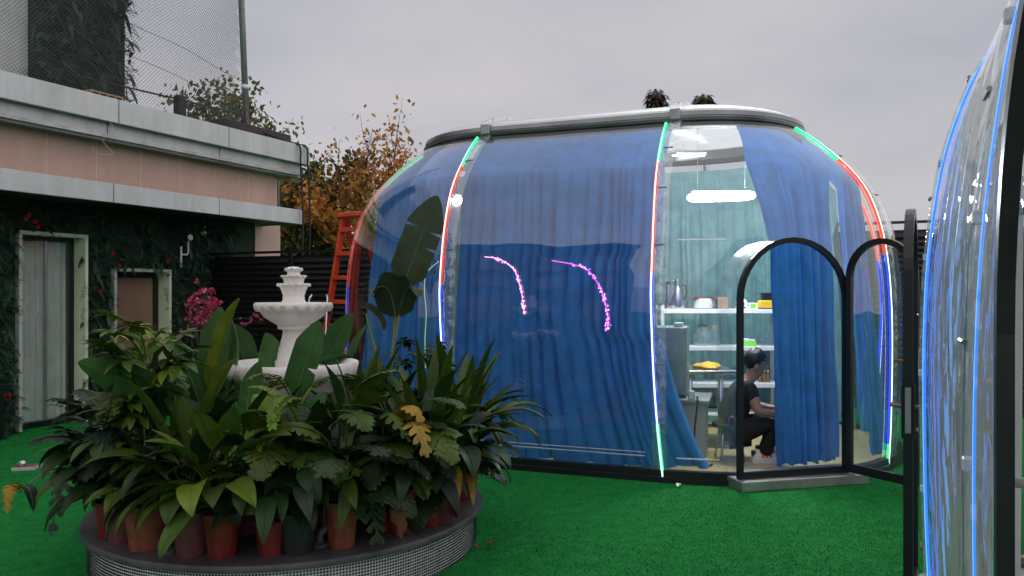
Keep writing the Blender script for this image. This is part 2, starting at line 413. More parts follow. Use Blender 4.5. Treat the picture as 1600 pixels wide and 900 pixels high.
def led_strip(D, kind, q, segs, name='light_strip', off=.035, dq=0.0, jag=.0, zmax=3.25, core=.0095, dif=.0175):
    zs = np.arange(.05, zmax, .09)
    ph = rng.uniform(0, 6); sl = {'F': .10, 'R': .05}.get(kind, 0) if D.n == 1 else 0
    def qz(z): return q + dq + jag * math.sin(z * 2.3 + ph) + sl * max(0, 1 - z / 1.6)
    pts = [D.pt(kind, qz(z), float(z), off) for z in zs]
    mb = MB(); mats = []; idx = {}
    for rr, pre in ((core, 'led_'), (dif, 'dif_')):
        for (z0, z1, c) in segs:
            sel = [p for p, z in zip(pts, zs) if z0 - .046 <= z <= z1 + .046]
            if len(sel) < 2: continue
            key = pre + c
            if key not in idx: idx[key] = len(mats); mats.append(M[key])
            # the glowing core lies in front of the coloured diffuser channel
            if pre == 'dif_':
                back = [Vector((p.x, p.y, p.z)) for p in sel]
                ctr = [D.pt(kind, qz(p.z), p.z, off - rr * .95) for p in sel]
                mb.tube(ctr, rr, 8, idx[key], True)
            else: mb.tube(sel, rr, 6, idx[key], True)
    return mb.build(name, mats, D.r, True)

def build_portal(D, parent, c, tdir, half, top, leaf, wide=.045):
    """door frame in the panel: c = centre on the frame plane (local xy), tdir = unit vector along the plane"""
    rz = math.atan2(tdir.y, tdir.x)
    mb = MB(); arch_ring(mb, 2 * half, top, wide, -.02, .02 if wide > .04 else .004, .085, .05)
    fr = mb.build('door_frame', M['black_frame'], parent, loc=(c.x, c.y, 0), rot=(0, 0, rz))
    # clear collar joining the frame to the curved panel
    o = arch_pts(2 * half - .012, top - .006, 22, .1); n = len(o)
    v = [(x, .04, z) for x, z in o] + [(x, .36, z) for x, z in o]
    f = [(k, k + 1, n + k + 1, n + k) for k in range(n - 1)]
    obj('door_collar', mesh('door_collar', v, f, M['collar'], True), parent, loc=(c.x, c.y, 0), rot=(0, 0, rz))
    st = MB().box((-half - .02, -.10, 0), (half + .13, .3, .083), bev=.006)
    st.build('threshold', M['alu_dull'], parent, loc=(c.x, c.y, 0), rot=(0, 0, rz))
    if leaf:
        hinge, ang, wd, handle_side = leaf
        d = MB(); arch_ring(d, wd, top - .02, .048, -.02, .02, .10, .07)
        lf = d.build('door', M['black_frame'], parent, loc=(hinge[0], hinge[1], 0), rot=(0, 0, ang))
        for vtx in lf.data.vertices: vtx.co.x += wd / 2
        v, f = arch_sheet(wd - .1, top - .07, .165)
        pn = obj('pane', mesh('pane', v, f, M['panel_door']), lf, loc=(wd / 2, 0, 0))
        hb = MB()
        for sy in (-1, 1):
            hb.box((wd - .048, sy * .022 - (.006 if sy < 0 else 0), .92), (wd - .008, sy * .022 + (.006 if sy > 0 else 0), 1.17), 0, .002)
            hb.tube([(wd - .028, sy * .026, 1.07), (wd - .028, sy * .062, 1.07), (wd - .05, sy * .07, 1.07), (wd - .15, sy * .066, 1.068)], [.009, .009, .011, .009], 8, 1)
        hb.box((wd, -.012, .95), (wd + .002, .012, 1.16), 2)
        autosmooth(hb.build('handle', [M['black_plastic'], M['brown_plastic'], M['alu_dull']], lf))
        return fr, lf
    return fr, None

def build_dome(name, label, loc, rz, nmid, leds, doors):
    root = empty(name, loc, rz); tag(root, label, 'dome', 'clear capsule dining domes')
    D = Dome(root, nmid, None); H = D.H
    spans = [('F', -H + i * DL, -H + (i + 1) * DL) for i in range(nmid)] + [('B', -H + i * DL, -H + (i + 1) * DL) for i in range(nmid)]
    for k in 'RL': spans += [(k, 0, ENDA), (k, ENDA, math.pi - ENDA), (k, math.pi - ENDA, math.pi)]
    for i, (k, a, b) in enumerate(spans):
        dr = doors.get(i)
        if dr:
            c, t, half, top = dr['c'], dr['t'], dr['half'], dr['top']
            build_panel(D, k, a, b, 'panel', (c, t, half - .01, top - .01))
            build_portal(D, root, c, t, half, top, dr.get('leaf'), dr.get('wide', .045))
        else: build_panel(D, k, a, b, 'panel')
    # seam bands: flanged clear strips with bolts
    for (k, q) in D.seams():
        wd = .062 if k in 'FB' else .062 / 2.0
        v = []; f = []; zz = PF[PF[:, 1] > .04][:, 1]
        for z in zz:
            for s_, o_ in ((-1, .006), (-.82, .024), (.82, .024), (1, .006)): v.append(D.pt(k, q + s_ * wd, z, o_))
        n = len(zz)
        for j in range(n - 1):
            for i in range(3): f.append((j * 4 + i, j * 4 + i + 1, j * 4 + i + 5, j * 4 + i + 4))
        bd = obj('seam_band', mesh('seam_band', v, f, M['band'], True), root)
        for z in (.5, 1.0, 1.5, 2.0, 2.5, 2.9):
            p = D.pt(k, q - wd * .7, z, .03); p2 = D.pt(k, q + wd * .7, z, .03)
            MB().tube([p, p2], .006, 6).build('clip', M['alu'], bd)
    for (k, q, dq, segs, jag, *ex) in leds:
        off_, c_, d_ = ex if ex else (.033, .0062, .0145)
        led_strip(D, k, q, segs, dq=dq, jag=jag, off=off_, core=c_, dif=d_)
    # base rail and top rail: capsule outlines
    def outline(r, n=26):
        p = [(-H, -r), (H, -r)]
        p += [(H + r * math.sin(a), -r * math.cos(a)) for a in np.linspace(0, math.pi, n)[1:]]
        p += [(-H - r * math.sin(a), -r * math.cos(a)) for a in np.linspace(math.pi, 0, n)[:-1]]
        return p
    def ring(sec, name, m, smooth=True):
        L = [outline(r) for r, z in sec]; n = len(L[0]); v = []; f = []
        for (r, z), o in zip(sec, L): v += [(x, y, z) for x, y in o]
        K = len(sec)
        for a in range(K):
            b = (a + 1) % K
            for i in range(n): j = (i + 1) % n; f.append((a * n + i, a * n + j, b * n + j, b * n + i))
        o = obj(name, mesh(name, v, f, m), root); return autosmooth(o, 30)
    ring([(1.985, .0), (2.075, .0), (2.075, .045), (2.05, .05), (2.05, .1), (1.985, .1)], 'base_rail', M['black_frame'])
    ring([(1.085, 3.215), (1.14, 3.21), (1.165, 3.225), (1.17, 3.25), (1.15, 3.258), (1.15, 3.268), (1.158, 3.272), (1.15, 3.315), (1.085, 3.325)], 'top_rail', M['alu'])
    ring([(1.05, 3.16), (1.165, 3.165), (1.17, 3.205), (1.05, 3.205)], 'gasket', M['black_gasket'])
    # roof caps between the seams
    cap = catmull([(1.148, 3.312), (1.09, 3.352), (1.0, 3.392), (.8, 3.45), (.5, 3.505), (.2, 3.53), (.001, 3.532)], 3)
    for i, (k, a, b) in enumerate(spans):
        qs = np.linspace(a, b, 8); v = []; f = []
        for q in qs:
            for (r, z) in cap: v.append(D.pt(k, q, z, 0, r))
        n = len(cap)
        for x in range(7):
            for y in range(n - 1): f.append((x * n + y, x * n + n + y, x * n + n + y + 1, x * n + y + 1))
        obj('roof_panel', mesh('roof_panel', v, f, M['lid'], True), root)
    for i in range(nmid + 1):
        x = -H + i * DL; mb = MB(); v = []; f = []
        arc = [(-r, z) for r, z in cap] + [(r, z) for r, z in cap[::-1]]
        for (y, z) in arc:
            for s_, o_ in ((-.075, .004), (-.06, .035), (.06, .035), (.075, .004)): v.append((x + s_, y, z + o_))
        for j in range(len(arc) - 1):
            for a in range(3): f.append((j * 4 + a, j * 4 + a + 1, j * 4 + a + 5, j * 4 + a + 4))
        rb = obj('roof_rib', mesh('roof_rib', v, f, M['band'], True), root)
        for (y, z) in ((-.95, 3.405), (-.55, 3.495), (.55, 3.495)): MB().lathe([(.014, 0), (.014, .02), (.004, .026)], 8, (x, y, z + .02)).build('bolt', M['alu_dull'], rb)
        MB().box((x - .05, -1.185, 3.235), (x + .05, -1.13, 3.34), 0, .008).build('bracket', M['alu_dull'], rb)
    # clear horizontal battens on the panels
    def batten(k, a, b, z, h=.018):
        v = []; f = []; qs = np.linspace(a, b, 14)
        for q in qs:
            for zz, o_ in ((z, .004), (z, .016), (z + h, .016), (z + h, .004)): v.append(D.pt(k, q, zz, o_))
        for i in range(13):
            for c in range(3): f.append((i * 4 + c, i * 4 + 4 + c, i * 4 + 5 + c, i * 4 + 1 + c))
        obj('batten', mesh('batten', v, f, M['batten'], True), root)
    for i in range(nmid):
        batten('F', -H + i * DL + .1, -H + (i + 1) * DL - .12, .2, .012); batten('F', -H + i * DL + .1, -H + (i + 1) * DL - .12, .235, .008)
    if nmid == 1: batten('R', .07, .27, 2.03, .014); batten('R', .07, .24, .2, .012)
    return D

U = Vector((math.cos(YAW), -math.sin(YAW), 0)); N = Vector((math.sin(YAW), math.cos(YAW), 0))
PL = Vector((-.581, 7.168, 0)); DOME_C = PL + U * (DL / 2) + N * DR
DOME_ROT = Matrix.Rotation(-YAW, 4, 'Z'); DOME_M = Matrix.Translation(DOME_C) @ DOME_ROT; DOME_I = DOME_M.inverted()
def loc_(p): return DOME_I @ Vector(p)
am = R_(34.5); H1 = DL / 2
outd = Vector((math.sin(am), -math.cos(am))); tg = Vector((math.cos(am), math.sin(am)))
dc = Vector((H1, 0)) + outd * 2.07 + tg * (-.135)
half = .515
hinge = dc + tg * (half - .03) - Vector((tg.y, -tg.x)) * -.03
SEG = [(0.05, .5, 'g'), (.5, 1.72, 'b'), (1.72, 2.76, 'r'), (2.76, 3.3, 'g')]
SEGL = [(0.05, .3, 'g'), (.3, 1.66, 'b'), (1.66, 2.84, 'r'), (2.84, 3.3, 'g')]
SEGE = [(0.05, .26, 'g'), (.26, 1.95, 'b'), (1.95, 2.8, 'r'), (2.8, 3.3, 'g')]
leds = [('F', -H1, -.075, SEGL, .012), ('F', H1, -.07, SEG, .014), ('R', ENDA, -.10, SEGE, .012, .03, .006, .013), ('L', ENDA, .0, SEGL, .006), ('L', math.pi - ENDA, 0, SEGL, .006), ('R', math.pi - ENDA, 0, SEGE, .006)]
# leaf swings out towards the camera: world direction (.5,-.87)
wang = math.atan2(-.87, .5) + YAW
main = build_dome('clear_dome', 'clear dome hung with blue curtains inside, behind the round planter', DOME_C, -YAW, 1, leds,
    {2: dict(c=dc, t=tg, half=half, top=2.05, leaf=((hinge.x, hinge.y), wang, .62, 1))})

# near dome at the right edge of the picture
ND = Vector((.432, .9019, 0)); NIN = Vector((.9019, -.432, 0))
S1 = Vector((1.77, 3.324, 0)); NRZ = math.atan2(-ND.y, -ND.x)      # local +x runs from S1 back to the camera; local +y = inward
NC = S1 - ND * DL + NIN * 2.075
NEAR_M = Matrix.Translation(NC) @ Matrix.Rotation(NRZ, 4, 'Z'); NI = NEAR_M.inverted()
ny = (NEAR_M.to_3x3() @ Vector((0, 1, 0)))
BL = [(.05, 3.3, 'c')]
aL = R_(34.5); od = Vector((-math.sin(aL), -math.cos(aL))); tl = Vector((-math.cos(aL), math.sin(aL)))
bC = Vector((-DL, 0)) + od * 2.1 + tl * (-.02)
hw = NI @ Vector((2.125, 4.06, 0)); fw = NI @ Vector((1.82, 3.53, 0))
bang = math.atan2(fw.y - hw.y, fw.x - hw.x)
pj = NI @ Vector((.755, 1.2, 0))
cA = Vector((pj.x + .515, -2.055))
near = build_dome('clear_dome', 'near clear dome with blue light strips at the right edge', NC, NRZ, 2,
    [('F', -DL, .05, BL, .004, .012, .0032, .0052), ('F', 0, .05, BL, .003, .012, .0014, .0024), ('L', ENDA, 0, BL, .004, .012, .004, .006)],
    {1: dict(c=cA, t=Vector((1, 0)), half=.515, top=2.05, wide=.032),
     7: dict(c=bC, t=-tl, half=.40, top=2.03, leaf=((hw.x, hw.y), bang, .61, 1))})

# ------------------------------------------------------------------ left building
FO = Vector((-5.57, 8.77, 0)); FD = Vector((.438, .899, 0)).normalized(); FP = Vector((.899, -.438, 0)).normalized()
FRZ = math.atan2(FD.y, FD.x)
def tpx(px, p=0.0):
    """distance along the facade of the point seen at column px, p metres in front of the wall"""
    k = (px - 800) / FPX; b = FO + FP * p
    return (k * b.y - b.x) / (FD.x - k * FD.y)
def zpx(px, py, p=0.0):
    t = tpx(px, p); q = FO + FP * p + FD * t
    return HC - (py - HOR) / FPX * q.y
bld = empty('building', FO, FRZ); tag(bld, 'low building with salmon tiles and grey metal cornice beside the planter', 'building')
TE = tpx(437)            # end corner of the wall
T0 = -5.0
def bpart(name, a, b, m, bev=0, parent=None): return MB().box(a, b, 0, bev).build(name, m, parent or bld)
PC = .8                   # canopy and cornice projection
t_d0, t_d1 = tpx(33, .06), tpx(133, .06); t_w0, t_w1 = tpx(181, .06), tpx(264, .06)
DT = 2.26; WT = zpx(220, 424, .06); WB = .55
# wall around the two openings
wl_ = MB()
for (a, b, z0, z1) in ((T0, t_d0, 0, 2.8), (t_d0, t_d1, DT, 2.8), (t_d1, t_w0, 0, 2.8), (t_w0, t_w1, WT, 2.8), (t_w0, t_w1, 0, WB), (t_w1, TE - .55, 0, 2.8)):
    wl_.box((a, .0, z0), (b, .30, z1))
wl_.box((T0, .02, 2.8), (TE, .3, 3.5)); wl_.box((T0, .3, 0), (TE, 6, 3.5))
wl_.build('wall', M['wall_dark'], bld)
bpart('corner_pier', (TE - .55, -.012, 0), (TE, .3, 2.78), M['salmon'])
bpart('end_wall', (TE - .001, .02, 0), (TE + .012, 5, 3.5), M['salmon'])
# salmon tiles of the band, with yellowish joints
BP = .42
edges = [tpx(x, BP) for x in (-90, -10, 72, 150, 219, 280, 335, 387)] + [tpx(432, BP)]
edges = [edges[0] - 1.55] + edges
bpart('joint_bed', (edges[0], -BP - .0135, 2.75), (edges[-1], .02, 3.6), M['grout_y'])
for a, b in zip(edges[:-1], edges[1:]): bpart('tile', (a + .008, -BP - .016, 2.74), (b - .008, -BP - .004, 3.61), M['salmon'], .001)
# lower canopy fascia, soffit, and the two-step upper cornice, panel by panel
def run(name, p, z0, z1, pxs, m, depth=.05, gap=.006, tend=None):
    ts = [T0] + [tpx(x, p) for x in pxs] + [tend if tend else tpx(470, p)]
    for a, b in zip(ts[:-1], ts[1:]): bpart(name, (a + gap, -p, z0), (b - gap, -p + depth, z1), m, .004)
    return ts[-1]
zb, zt = zpx(0, 296, PC), zpx(0, 262, PC)
te = run('canopy_fascia', PC, zb, zt, [-60, 178, 343], M['cornice'], tend=tpx(470, PC))
bpart('canopy_top', (T0, -PC + .05, zt - .06), (te - .01, 0, zt - .01), M['alu_dull'])
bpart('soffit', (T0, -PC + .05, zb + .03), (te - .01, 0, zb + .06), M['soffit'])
bpart('canopy_end', (te - .006, -PC + .002, zb), (te + .03, .0, zt), M['cornice'])
z1, z2, z3 = zpx(0, 187, PC - .12), zpx(0, 152, PC), zpx(0, 109, PC)
te2 = run('cornice_lower', PC - .12, z1, z2 + .01, [168, 343], M['cornice'], tend=tpx(468, PC - .12))
te3 = run('cornice_upper', PC, z2, z3, [-70, 186, 358], M['cornice'], tend=tpx(482, PC))
bpart('cornice_soffit', (T0, -PC + .05, z1 + .02), (te2 - .02, 0.02, z1 + .06), M['alu_dull'])
bpart('cornice_step', (T0, -PC + .01, z2 + .004), (te3 - .02, -.3, z2 + .02), M['alu_dull'])
bpart('cornice_end', (te3 - .006, -PC + .002, z2), (te3 + .03, 1.6, z3), M['cornice'])
bpart('cornice_end', (te2 - .006, -PC + .122, z1), (te2 + .03, 1.6, z2), M['cornice'])
bpart('roof_slab', (T0, -PC + .05, z3 - .05), (te3 - .01, 6, z3 - .005), M['alu_dull'])
# openings
jd = .26
def opening(name, a, b, z0, z1, glass, fw, dark):
    root = MB().box((a - .0, jd - .0, z0), (b, jd + .05, z1)).build(name, M['wall_dark'], bld)
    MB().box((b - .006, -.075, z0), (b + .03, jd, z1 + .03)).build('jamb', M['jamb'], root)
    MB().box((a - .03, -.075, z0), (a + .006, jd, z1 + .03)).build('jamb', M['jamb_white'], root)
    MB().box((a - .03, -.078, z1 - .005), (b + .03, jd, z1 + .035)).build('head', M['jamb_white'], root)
    fr = MB()
    fr.box((a, jd - .12, z0), (a + fw, jd - .07, z1)); fr.box((b - fw - .006, jd - .12, z0), (b - .006, jd - .07, z1)); fr.box((a + fw, jd - .12, z1 - fw - .005), (b - fw - .006, jd - .07, z1 - .005))
    fr.box((a + fw, jd - .12, z0), (b - fw - .006, jd - .07, z0 + fw))
    fr.build('frame', M['black_frame'], root)
    MB().box((a + fw, jd - .1, z0 + fw), (b - fw - .006, jd - .09, z1 - fw)).build('pane', glass, root)
    return root
dd_ = opening('sliding_door', t_d0, t_d1, 0.02, DT, M['panel_door'], .05, True)
v = []; f = []; nn_ = 120
for i in range(nn_ + 1):
    u = i / nn_; x = t_d0 + .05 + u * (t_d1 - t_d0 - .11)
    for z in (.07, DT * .5, DT - .06): v.append((x, jd - .04 + .016 * math.sin(u * 46 + 2 * math.sin(u * 9)) + .004 * math.sin(z * 3), z))
for i in range(nn_):
    for q in range(2): f.append((i * 3 + q, i * 3 + 3 + q, i * 3 + 4 + q, i * 3 + 1 + q))
obj('inner_curtain', mesh('inner_curtain', v, f, M['door_glass'], True), dd_)
MB().box((t_d0 + (t_d1 - t_d0) * .52, jd - .125, .07), (t_d0 + (t_d1 - t_d0) * .545, jd - .085, DT - .06)).build('mullion', M['alu_dull'], dd_)
opening('window', t_w0, t_w1, WB, WT, M['window_glass'], .075, True)

def blade(mb_v, mb_f, base, d, up, L, w, droop=.3, seg=2):
    d = d.normalized(); s = d.cross(up).normalized(); n0 = len(mb_v)
    for i in range(seg + 1):
        t = i / seg; c = base + d * (L * t) - Vector((0, 0, droop * L * t * t)); ww = w * (math.sin(math.pi * (t * .82 + .12)))
        mb_v.append(c - s * ww); mb_v.append(c + s * ww)
    for i in range(seg): mb_f.append((n0 + 2 * i, n0 + 2 * i + 1, n0 + 2 * i + 3, n0 + 2 * i + 2))

# artificial foliage clothing the wall (local facade space)
def foliage_wall(name, label, rects, root_loc, rz, dens, size, seed, mats, stuff_name='leaves', bounds=None, parent_part=None):
    r = random.Random(seed); root = empty(name, root_loc, rz); tag(root, label, 'plant wall')
    v = []; f = []; mi = []
    for (a, b, z0, z1, y) in rects:
        n = int((b - a) * (z1 - z0) * dens)
        for _ in range(n):
            x = r.uniform(a, b); z = r.uniform(z0, z1); p = Vector((x, y - r.uniform(0, .05), z))
            az = r.uniform(-1.3, 1.3); el = r.uniform(-1.2, .9); k0 = len(f); typ = r.random()
            dirv = Vector((math.sin(az) * math.cos(el), -math.cos(az) * math.cos(el), math.sin(el)))
            L = size * r.uniform(.6, 1.3)
            if typ < .55:   # fern frond: pairs of leaflets
                side = dirv.cross(Vector((0, 0, 1))).normalized()
                for i in range(5):
                    t = .2 + i * .16; c = p + dirv * (L * t) - Vector((0, 0, .5 * L * t * t))
                    for s_ in (-1, 1): blade(v, f, c, dirv * .6 + side * s_, Vector((0, -1, .3)), L * .34 * (1.1 - t * .7), L * .05, .25, 1)
            elif typ < .85: blade(v, f, p, dirv, Vector((0, -.3, 1)) if abs(dirv.z) < .9 else Vector((1, 0, 0)), L, L * .14, .5, 3)
            else:
                for i in range(4):
                    dv = dirv + Vector((r.uniform(-.6, .6), r.uniform(-.4, .2), r.uniform(-.6, .6))); blade(v, f, p, dv, Vector((0, -.4, 1)), L * .7, L * .09, .3, 2)
            mi += [0 if r.random() < .7 else 1] * (len(f) - k0)
    o = obj(stuff_name, mesh(stuff_name, v, f, mats, False, mi), root); o['kind'] = 'stuff'
    return root
pw = foliage_wall('plant_wall', 'dark artificial foliage covering the wall around the two doors',
    [(T0 + 2, t_d0 - .03, 0, zb, 0), (t_d0, t_d1, DT + .06, zb, 0), (t_d1 + .03, t_w0 - .03, 0, zb, 0), (t_w0, t_w1, WT + .06, zb, 0), (t_w1 + .03, tpx(368), 0, zb, 0)],
    FO, FRZ, 430, .15, 3, [M['ivy'], M['ivy2']])
def blossom(r_, mb, c, n=6, s=.03):
    for k in range(n):
        d = Vector((r_.gauss(0, 1), r_.gauss(0, 1), r_.gauss(0, 1))).normalized()
        v = []; f = []; blade(v, f, Vector(c), d, Vector((.3, .5, .8)), s, s * .5, 0, 2); mb.add(v, f)
rr_ = random.Random(5)
for (px, py) in ((46, 336), (55, 347), (58, 356), (40, 340), (176, 395), (186, 413), (261, 408), (156, 457), (5, 620), (14, 618), (290, 486), (300, 480)):
    mb = MB(); t = tpx(px, .12); blossom(rr_, mb, (t, -.13, zpx(px, py, .12)), 9, .034); mb.build('red_bloom', M['red_flower'], pw)

# thermometer on its white bracket, hanging bulb
th = empty('dial_thermometer', FO + FD * tpx(295, .16) + FP * .16 + Vector((0, 0, zpx(295, 371, .16))), FRZ)
tag(th, 'small round dial thermometer on a white pipe bracket on the foliage', 'thermometer')
mb = MB(); mb.lathe([(.045, 0), (.05, .005), (.05, .025), (.043, .03)], 20); mb.build('case', M['alu'], th, True, rot=(R_(90), 0, 0))
mb = MB(); mb.lathe([(.042, 0), (.001, .001)], 20); fc = mb.build('dial', M['white_plastic'], th, rot=(R_(90), 0, 0), loc=(0, -.032, 0))
mb = MB(); mb.box((-.003, -.036, -.005), (.003, -.034, .035)); mb.box((-.003, -.036, -.005), (.02, -.034, .0)); mb.build('needle', M['black_plastic'], fc, loc=(0, .03, 0))
mb = MB(); mb.tube([(0, .01, -.05), (0, .01, -.2), (-.02, .01, -.24), (-.12, .01, -.24)], .012, 8); mb.tube([(-.12, .01, -.13), (-.12, .01, -.42)], .014, 8); mb.build('bracket', M['white_plastic'], th, True)
hb = empty('hanging_bulb', FO + FD * tpx(319, .35) + FP * .35 + Vector((0, 0, zb + .03)), FRZ); tag(hb, 'small clear bulb hanging on a cord under the canopy', 'lamp')
MB().tube([(0, 0, 0), (.004, 0, -.09), (0, 0, -.17)], .005, 6).build('cord', M['cable_black'], hb)
mb = MB(); mb.lathe([(.012, 0), (.018, -.03), (.03, -.06), (.034, -.09), (.022, -.12), (.001, -.13)], 14, (0, 0, -.17)); mb.build('bulb', M['panel_door'], hb, True)
mb = MB(); mb.lathe([(.016, .02), (.02, 0), (.02, -.04), (.012, -.045)], 12, (0, 0, -.16)); mb.build('cap', M['black_plastic'], hb, True)

# things on the roof: pole, net, foliage tower, rail post, bricks, coping, cables
pole_p = .45; tp_ = tpx(386, pole_p); PB = FO + FP * pole_p + FD * tp_ + Vector((0, 0, z3 - .005))
po = empty('net_pole', PB); tag(po, 'slim grey steel pole at the right edge of the roof net', 'pole')
MB().tube([(0, 0, 0), (-.13, 0, 3.2), (-.2, 0, 5)], .045, 12).build('shaft', M['alu_dull'], po, True)
MB().lathe([(.055, 0), (.06, .03), (.055, .06)], 12, (-.03, 0, .72)).build('clamp', M['white_metal'], po, True)
def build_net():
    root = empty('safety_net', FO + Vector((0, 0, z3)), FRZ); tag(root, 'fine grey diamond-mesh safety net stretched above the roof', 'net')
    a, b, zt_ = T0 - 1, tp_ - .03, 4.2; n = 0; cell = .046; V = []; F = []
    def P(x, z):
        sag = .10 * math.sin(x * 1.7 + z * 1.1) + .05 * math.sin(x * 4.1 - z * 2.7)
        pull = max(0, 1 - abs(x - (a + 1.2)) / 2.2)
        return Vector((x + .05 * math.sin(z * 3 + x) + .12 * pull * math.sin(z * 4.2), -pole_p + sag * .6, z))
    W_ = b - a; w = .0028
    c = -zt_
    while c < W_:
        for sgn in (1, -1):
            prev = None; z = 0.0
            x0 = a + c if sgn > 0 else a + c + zt_
            k = 0
            while z <= zt_:
                x = x0 + sgn * z
                if a <= x <= b:
                    p = P(x, z); i = len(V); V += [p + Vector((-w, 0, 0)), p + Vector((w, 0, 0)), p + Vector((0, w * 1.6, 0))]
                    if prev is not None:
                        for q in range(3): F.append((prev + q, prev + (q + 1) % 3, i + (q + 1) % 3, i + q))
                    prev = i
                else: prev = None
                z += .2
        c += cell
    o = obj('strands', mesh('strands', V, F, M['net']), root); o['kind'] = 'stuff'
    mb = MB()
    tw_ = tpx(200, pole_p)
    for zz in (1.1, .7): mb.tube([P(x, zz - .16 * (x - tw_) ) for x in np.linspace(tw_, b, 12)], .0032, 5)
    mb.build('guy_wire', M['cable_black'], root)
build_net()
tw0, tw1 = tpx(45, -1.2), tpx(200, -1.2)
tower = foliage_wall('plant_tower', 'roof tower clad in drooping dark green artificial leaves behind the net', [(tw0 + .05, tw1 + .02, 0, 4.4, 0)],
    FO - FP * 1.2 + Vector((0, 0, z3 - .005)), FRZ, 330, .22, 8, [M['ivy'], M['ivy2']])
MB().box((tw0, .03, 0), (tw1 - .03, 1.2, 4.6)).build('core', M['wall_dark'], tower)
MB().box((tw0 - .35, .02, 0), (tw0, 1.2, 4.6)).build('edge_pier', M['cornice'], tower)
v = []; f = []; r = random.Random(4)
for k in range(420):
    z = r.uniform(0, 4.4); d = Vector((r.uniform(.3, 1), r.uniform(-.8, .3), r.uniform(-.9, .4))); blade(v, f, Vector((tw1 - .03, r.uniform(.0, .5), z)), d, Vector((0, -.4, 1)), .16, .02, .4, 2)
o = obj('edge_leaves', mesh('edge_leaves', v, f, M['ivy']), tower); o['kind'] = 'stuff'
c0, c1 = tpx(295, -.2), tpx(440, -.2)
cp = MB().box((c0, -.5, z3 - .004), (te3 - .05, -.2, z3 + .2), 0, .01).build('roof_coping', M['coping'], None, loc=FO, rot=(0, 0, FRZ)); tag(cp, 'dark brown low parapet on the roof behind the cornice', 'parapet')
rp = empty('rail_post', FO + FD * tpx(281, .1) + FP * .1 + Vector((0, 0, z3 - .005)), FRZ); tag(rp, 'short black post carrying a thin rail on the roof', 'post')
MB().box((-.06, -.06, 0), (.06, .06, .46), 0, .006).build('post', M['fence'], rp)
MB().tube([(-1.5, 0, .36), (0, 0, .41), (1.1, 0, .44)], .012, 6).build('rail', M['fence'], rp)
bk = empty('hollow_brick', FO + FD * tpx(162, .55) + FP * .55 + Vector((0, 0, z3 - .004)), FRZ); tag(bk, 'tan hollow brick lying on the roof edge below the net', 'brick')
mb = MB(); mb.box((-.21, -.07, .075), (.21, .07, .095)); mb.box((-.21, -.07, 0), (.21, .07, .018))
for k in range(5): mb.box((-.21 + k * .1, -.069, .018), (-.19 + k * .1, .069, .075))
mb.build('body', M['brick'], bk)
for k, (dx, nm) in enumerate(((0, 'left of the pair of black cables hanging over the cornice end'), (.16, 'right of the pair of black cables hanging over the cornice end'))):
    t = te3 - .22 + dx; mb = MB(); pts = [(t - .6, .3, z3 + .02), (t - .15, -PC + .1, z3 + .03), (t - .02, -PC - .03, z3 - .02), (t, -PC - .035, z2), (t + .02, -PC - .03, z1), (t + .05, -PC - .04, zb), (t + .04, -PC + .0, 1.3), (t + .04, -PC, .02)]
    pts[0] = (t - .6, -.35, z3 + .21)
    pts = [tuple(p) for p in catmull(pts, 5)]
    tag(mb.tube(pts, .016, 6).build('black_cable', M['cable_black'], None, True, loc=FO, rot=(0, 0, FRZ)), nm, 'cable', 'cables over the cornice')
t = tpx(172, PC); pts = catmull([(t, -PC - .005, z2 - .01), (t + .03, -PC - .02, z2 - .12), (t - .05, -PC + .06, z1 - .02), (t + .06, -PC + .03, z1 - .16), (t - .1, -PC + .1, z1 - .17), (t - .14, -PC + .1, z1 - .1)], 5)
tag(MB().tube([tuple(p) for p in pts], .003, 5).build('loose_wire', M['cable_white'], None, True, loc=FO, rot=(0, 0, FRZ)), 'thin pale wire dangling from a cornice joint', 'wire')

# ------------------------------------------------------------------ louvred fences
def fence(name, label, a, b, h, bays, m=M['fence'], group=None):
    a = Vector(a); b = Vector(b); d = (b - a); L = d.length; root = empty(name, a, math.atan2(d.y, d.x)); tag(root, label, 'fence')
    pst = mesh('post', *(lambda q: (q.v, q.f))(MB().box((-.04, -.04, 0), (.04, .04, h + .02), 0, .006)), m)
    bw = L / bays; sl = MB().add([(.04, -.03, 0), (bw - .04, -.03, 0), (bw - .04, .03, .088), (.04, .03, .088), (.04, -.03, -.012), (bw - .04, -.03, -.012), (bw - .04, .03, .076), (.04, .03, .076)],
        [(0, 1, 2, 3), (7, 6, 5, 4), (0, 4, 5, 1), (3, 2, 6, 7), (1, 5, 6, 2), (0, 3, 7, 4)])
    slm = mesh('slat', sl.v, sl.f, m)
    for i in range(bays + 1): obj('post', pst, root, (i * bw, 0, 0))
    for i in range(bays):
        for k in range(int((h - .1) / .078)): obj('slat', slm, root, (i * bw, 0, .06 + k * .078))
    MB().box((0, -.035, h - .02), (L, .035, h + .012)).build('top_rail', m, root, loc=(0, 0, .012))
    return root
fa = Vector((-4.41, 11.14, 0)); fb = fa + Vector((.906, -.423, 0)).normalized() * 3.1
fence('louvre_fence', 'tall black louvred fence between the building and the blue-curtained dome', fa, fb, 2.14, 2)
fence('louvre_fence', 'black fence glimpsed between the two domes at the right', (4.3, 10.4, 0), (8.8, 8.3, 0), 2.5, 3)

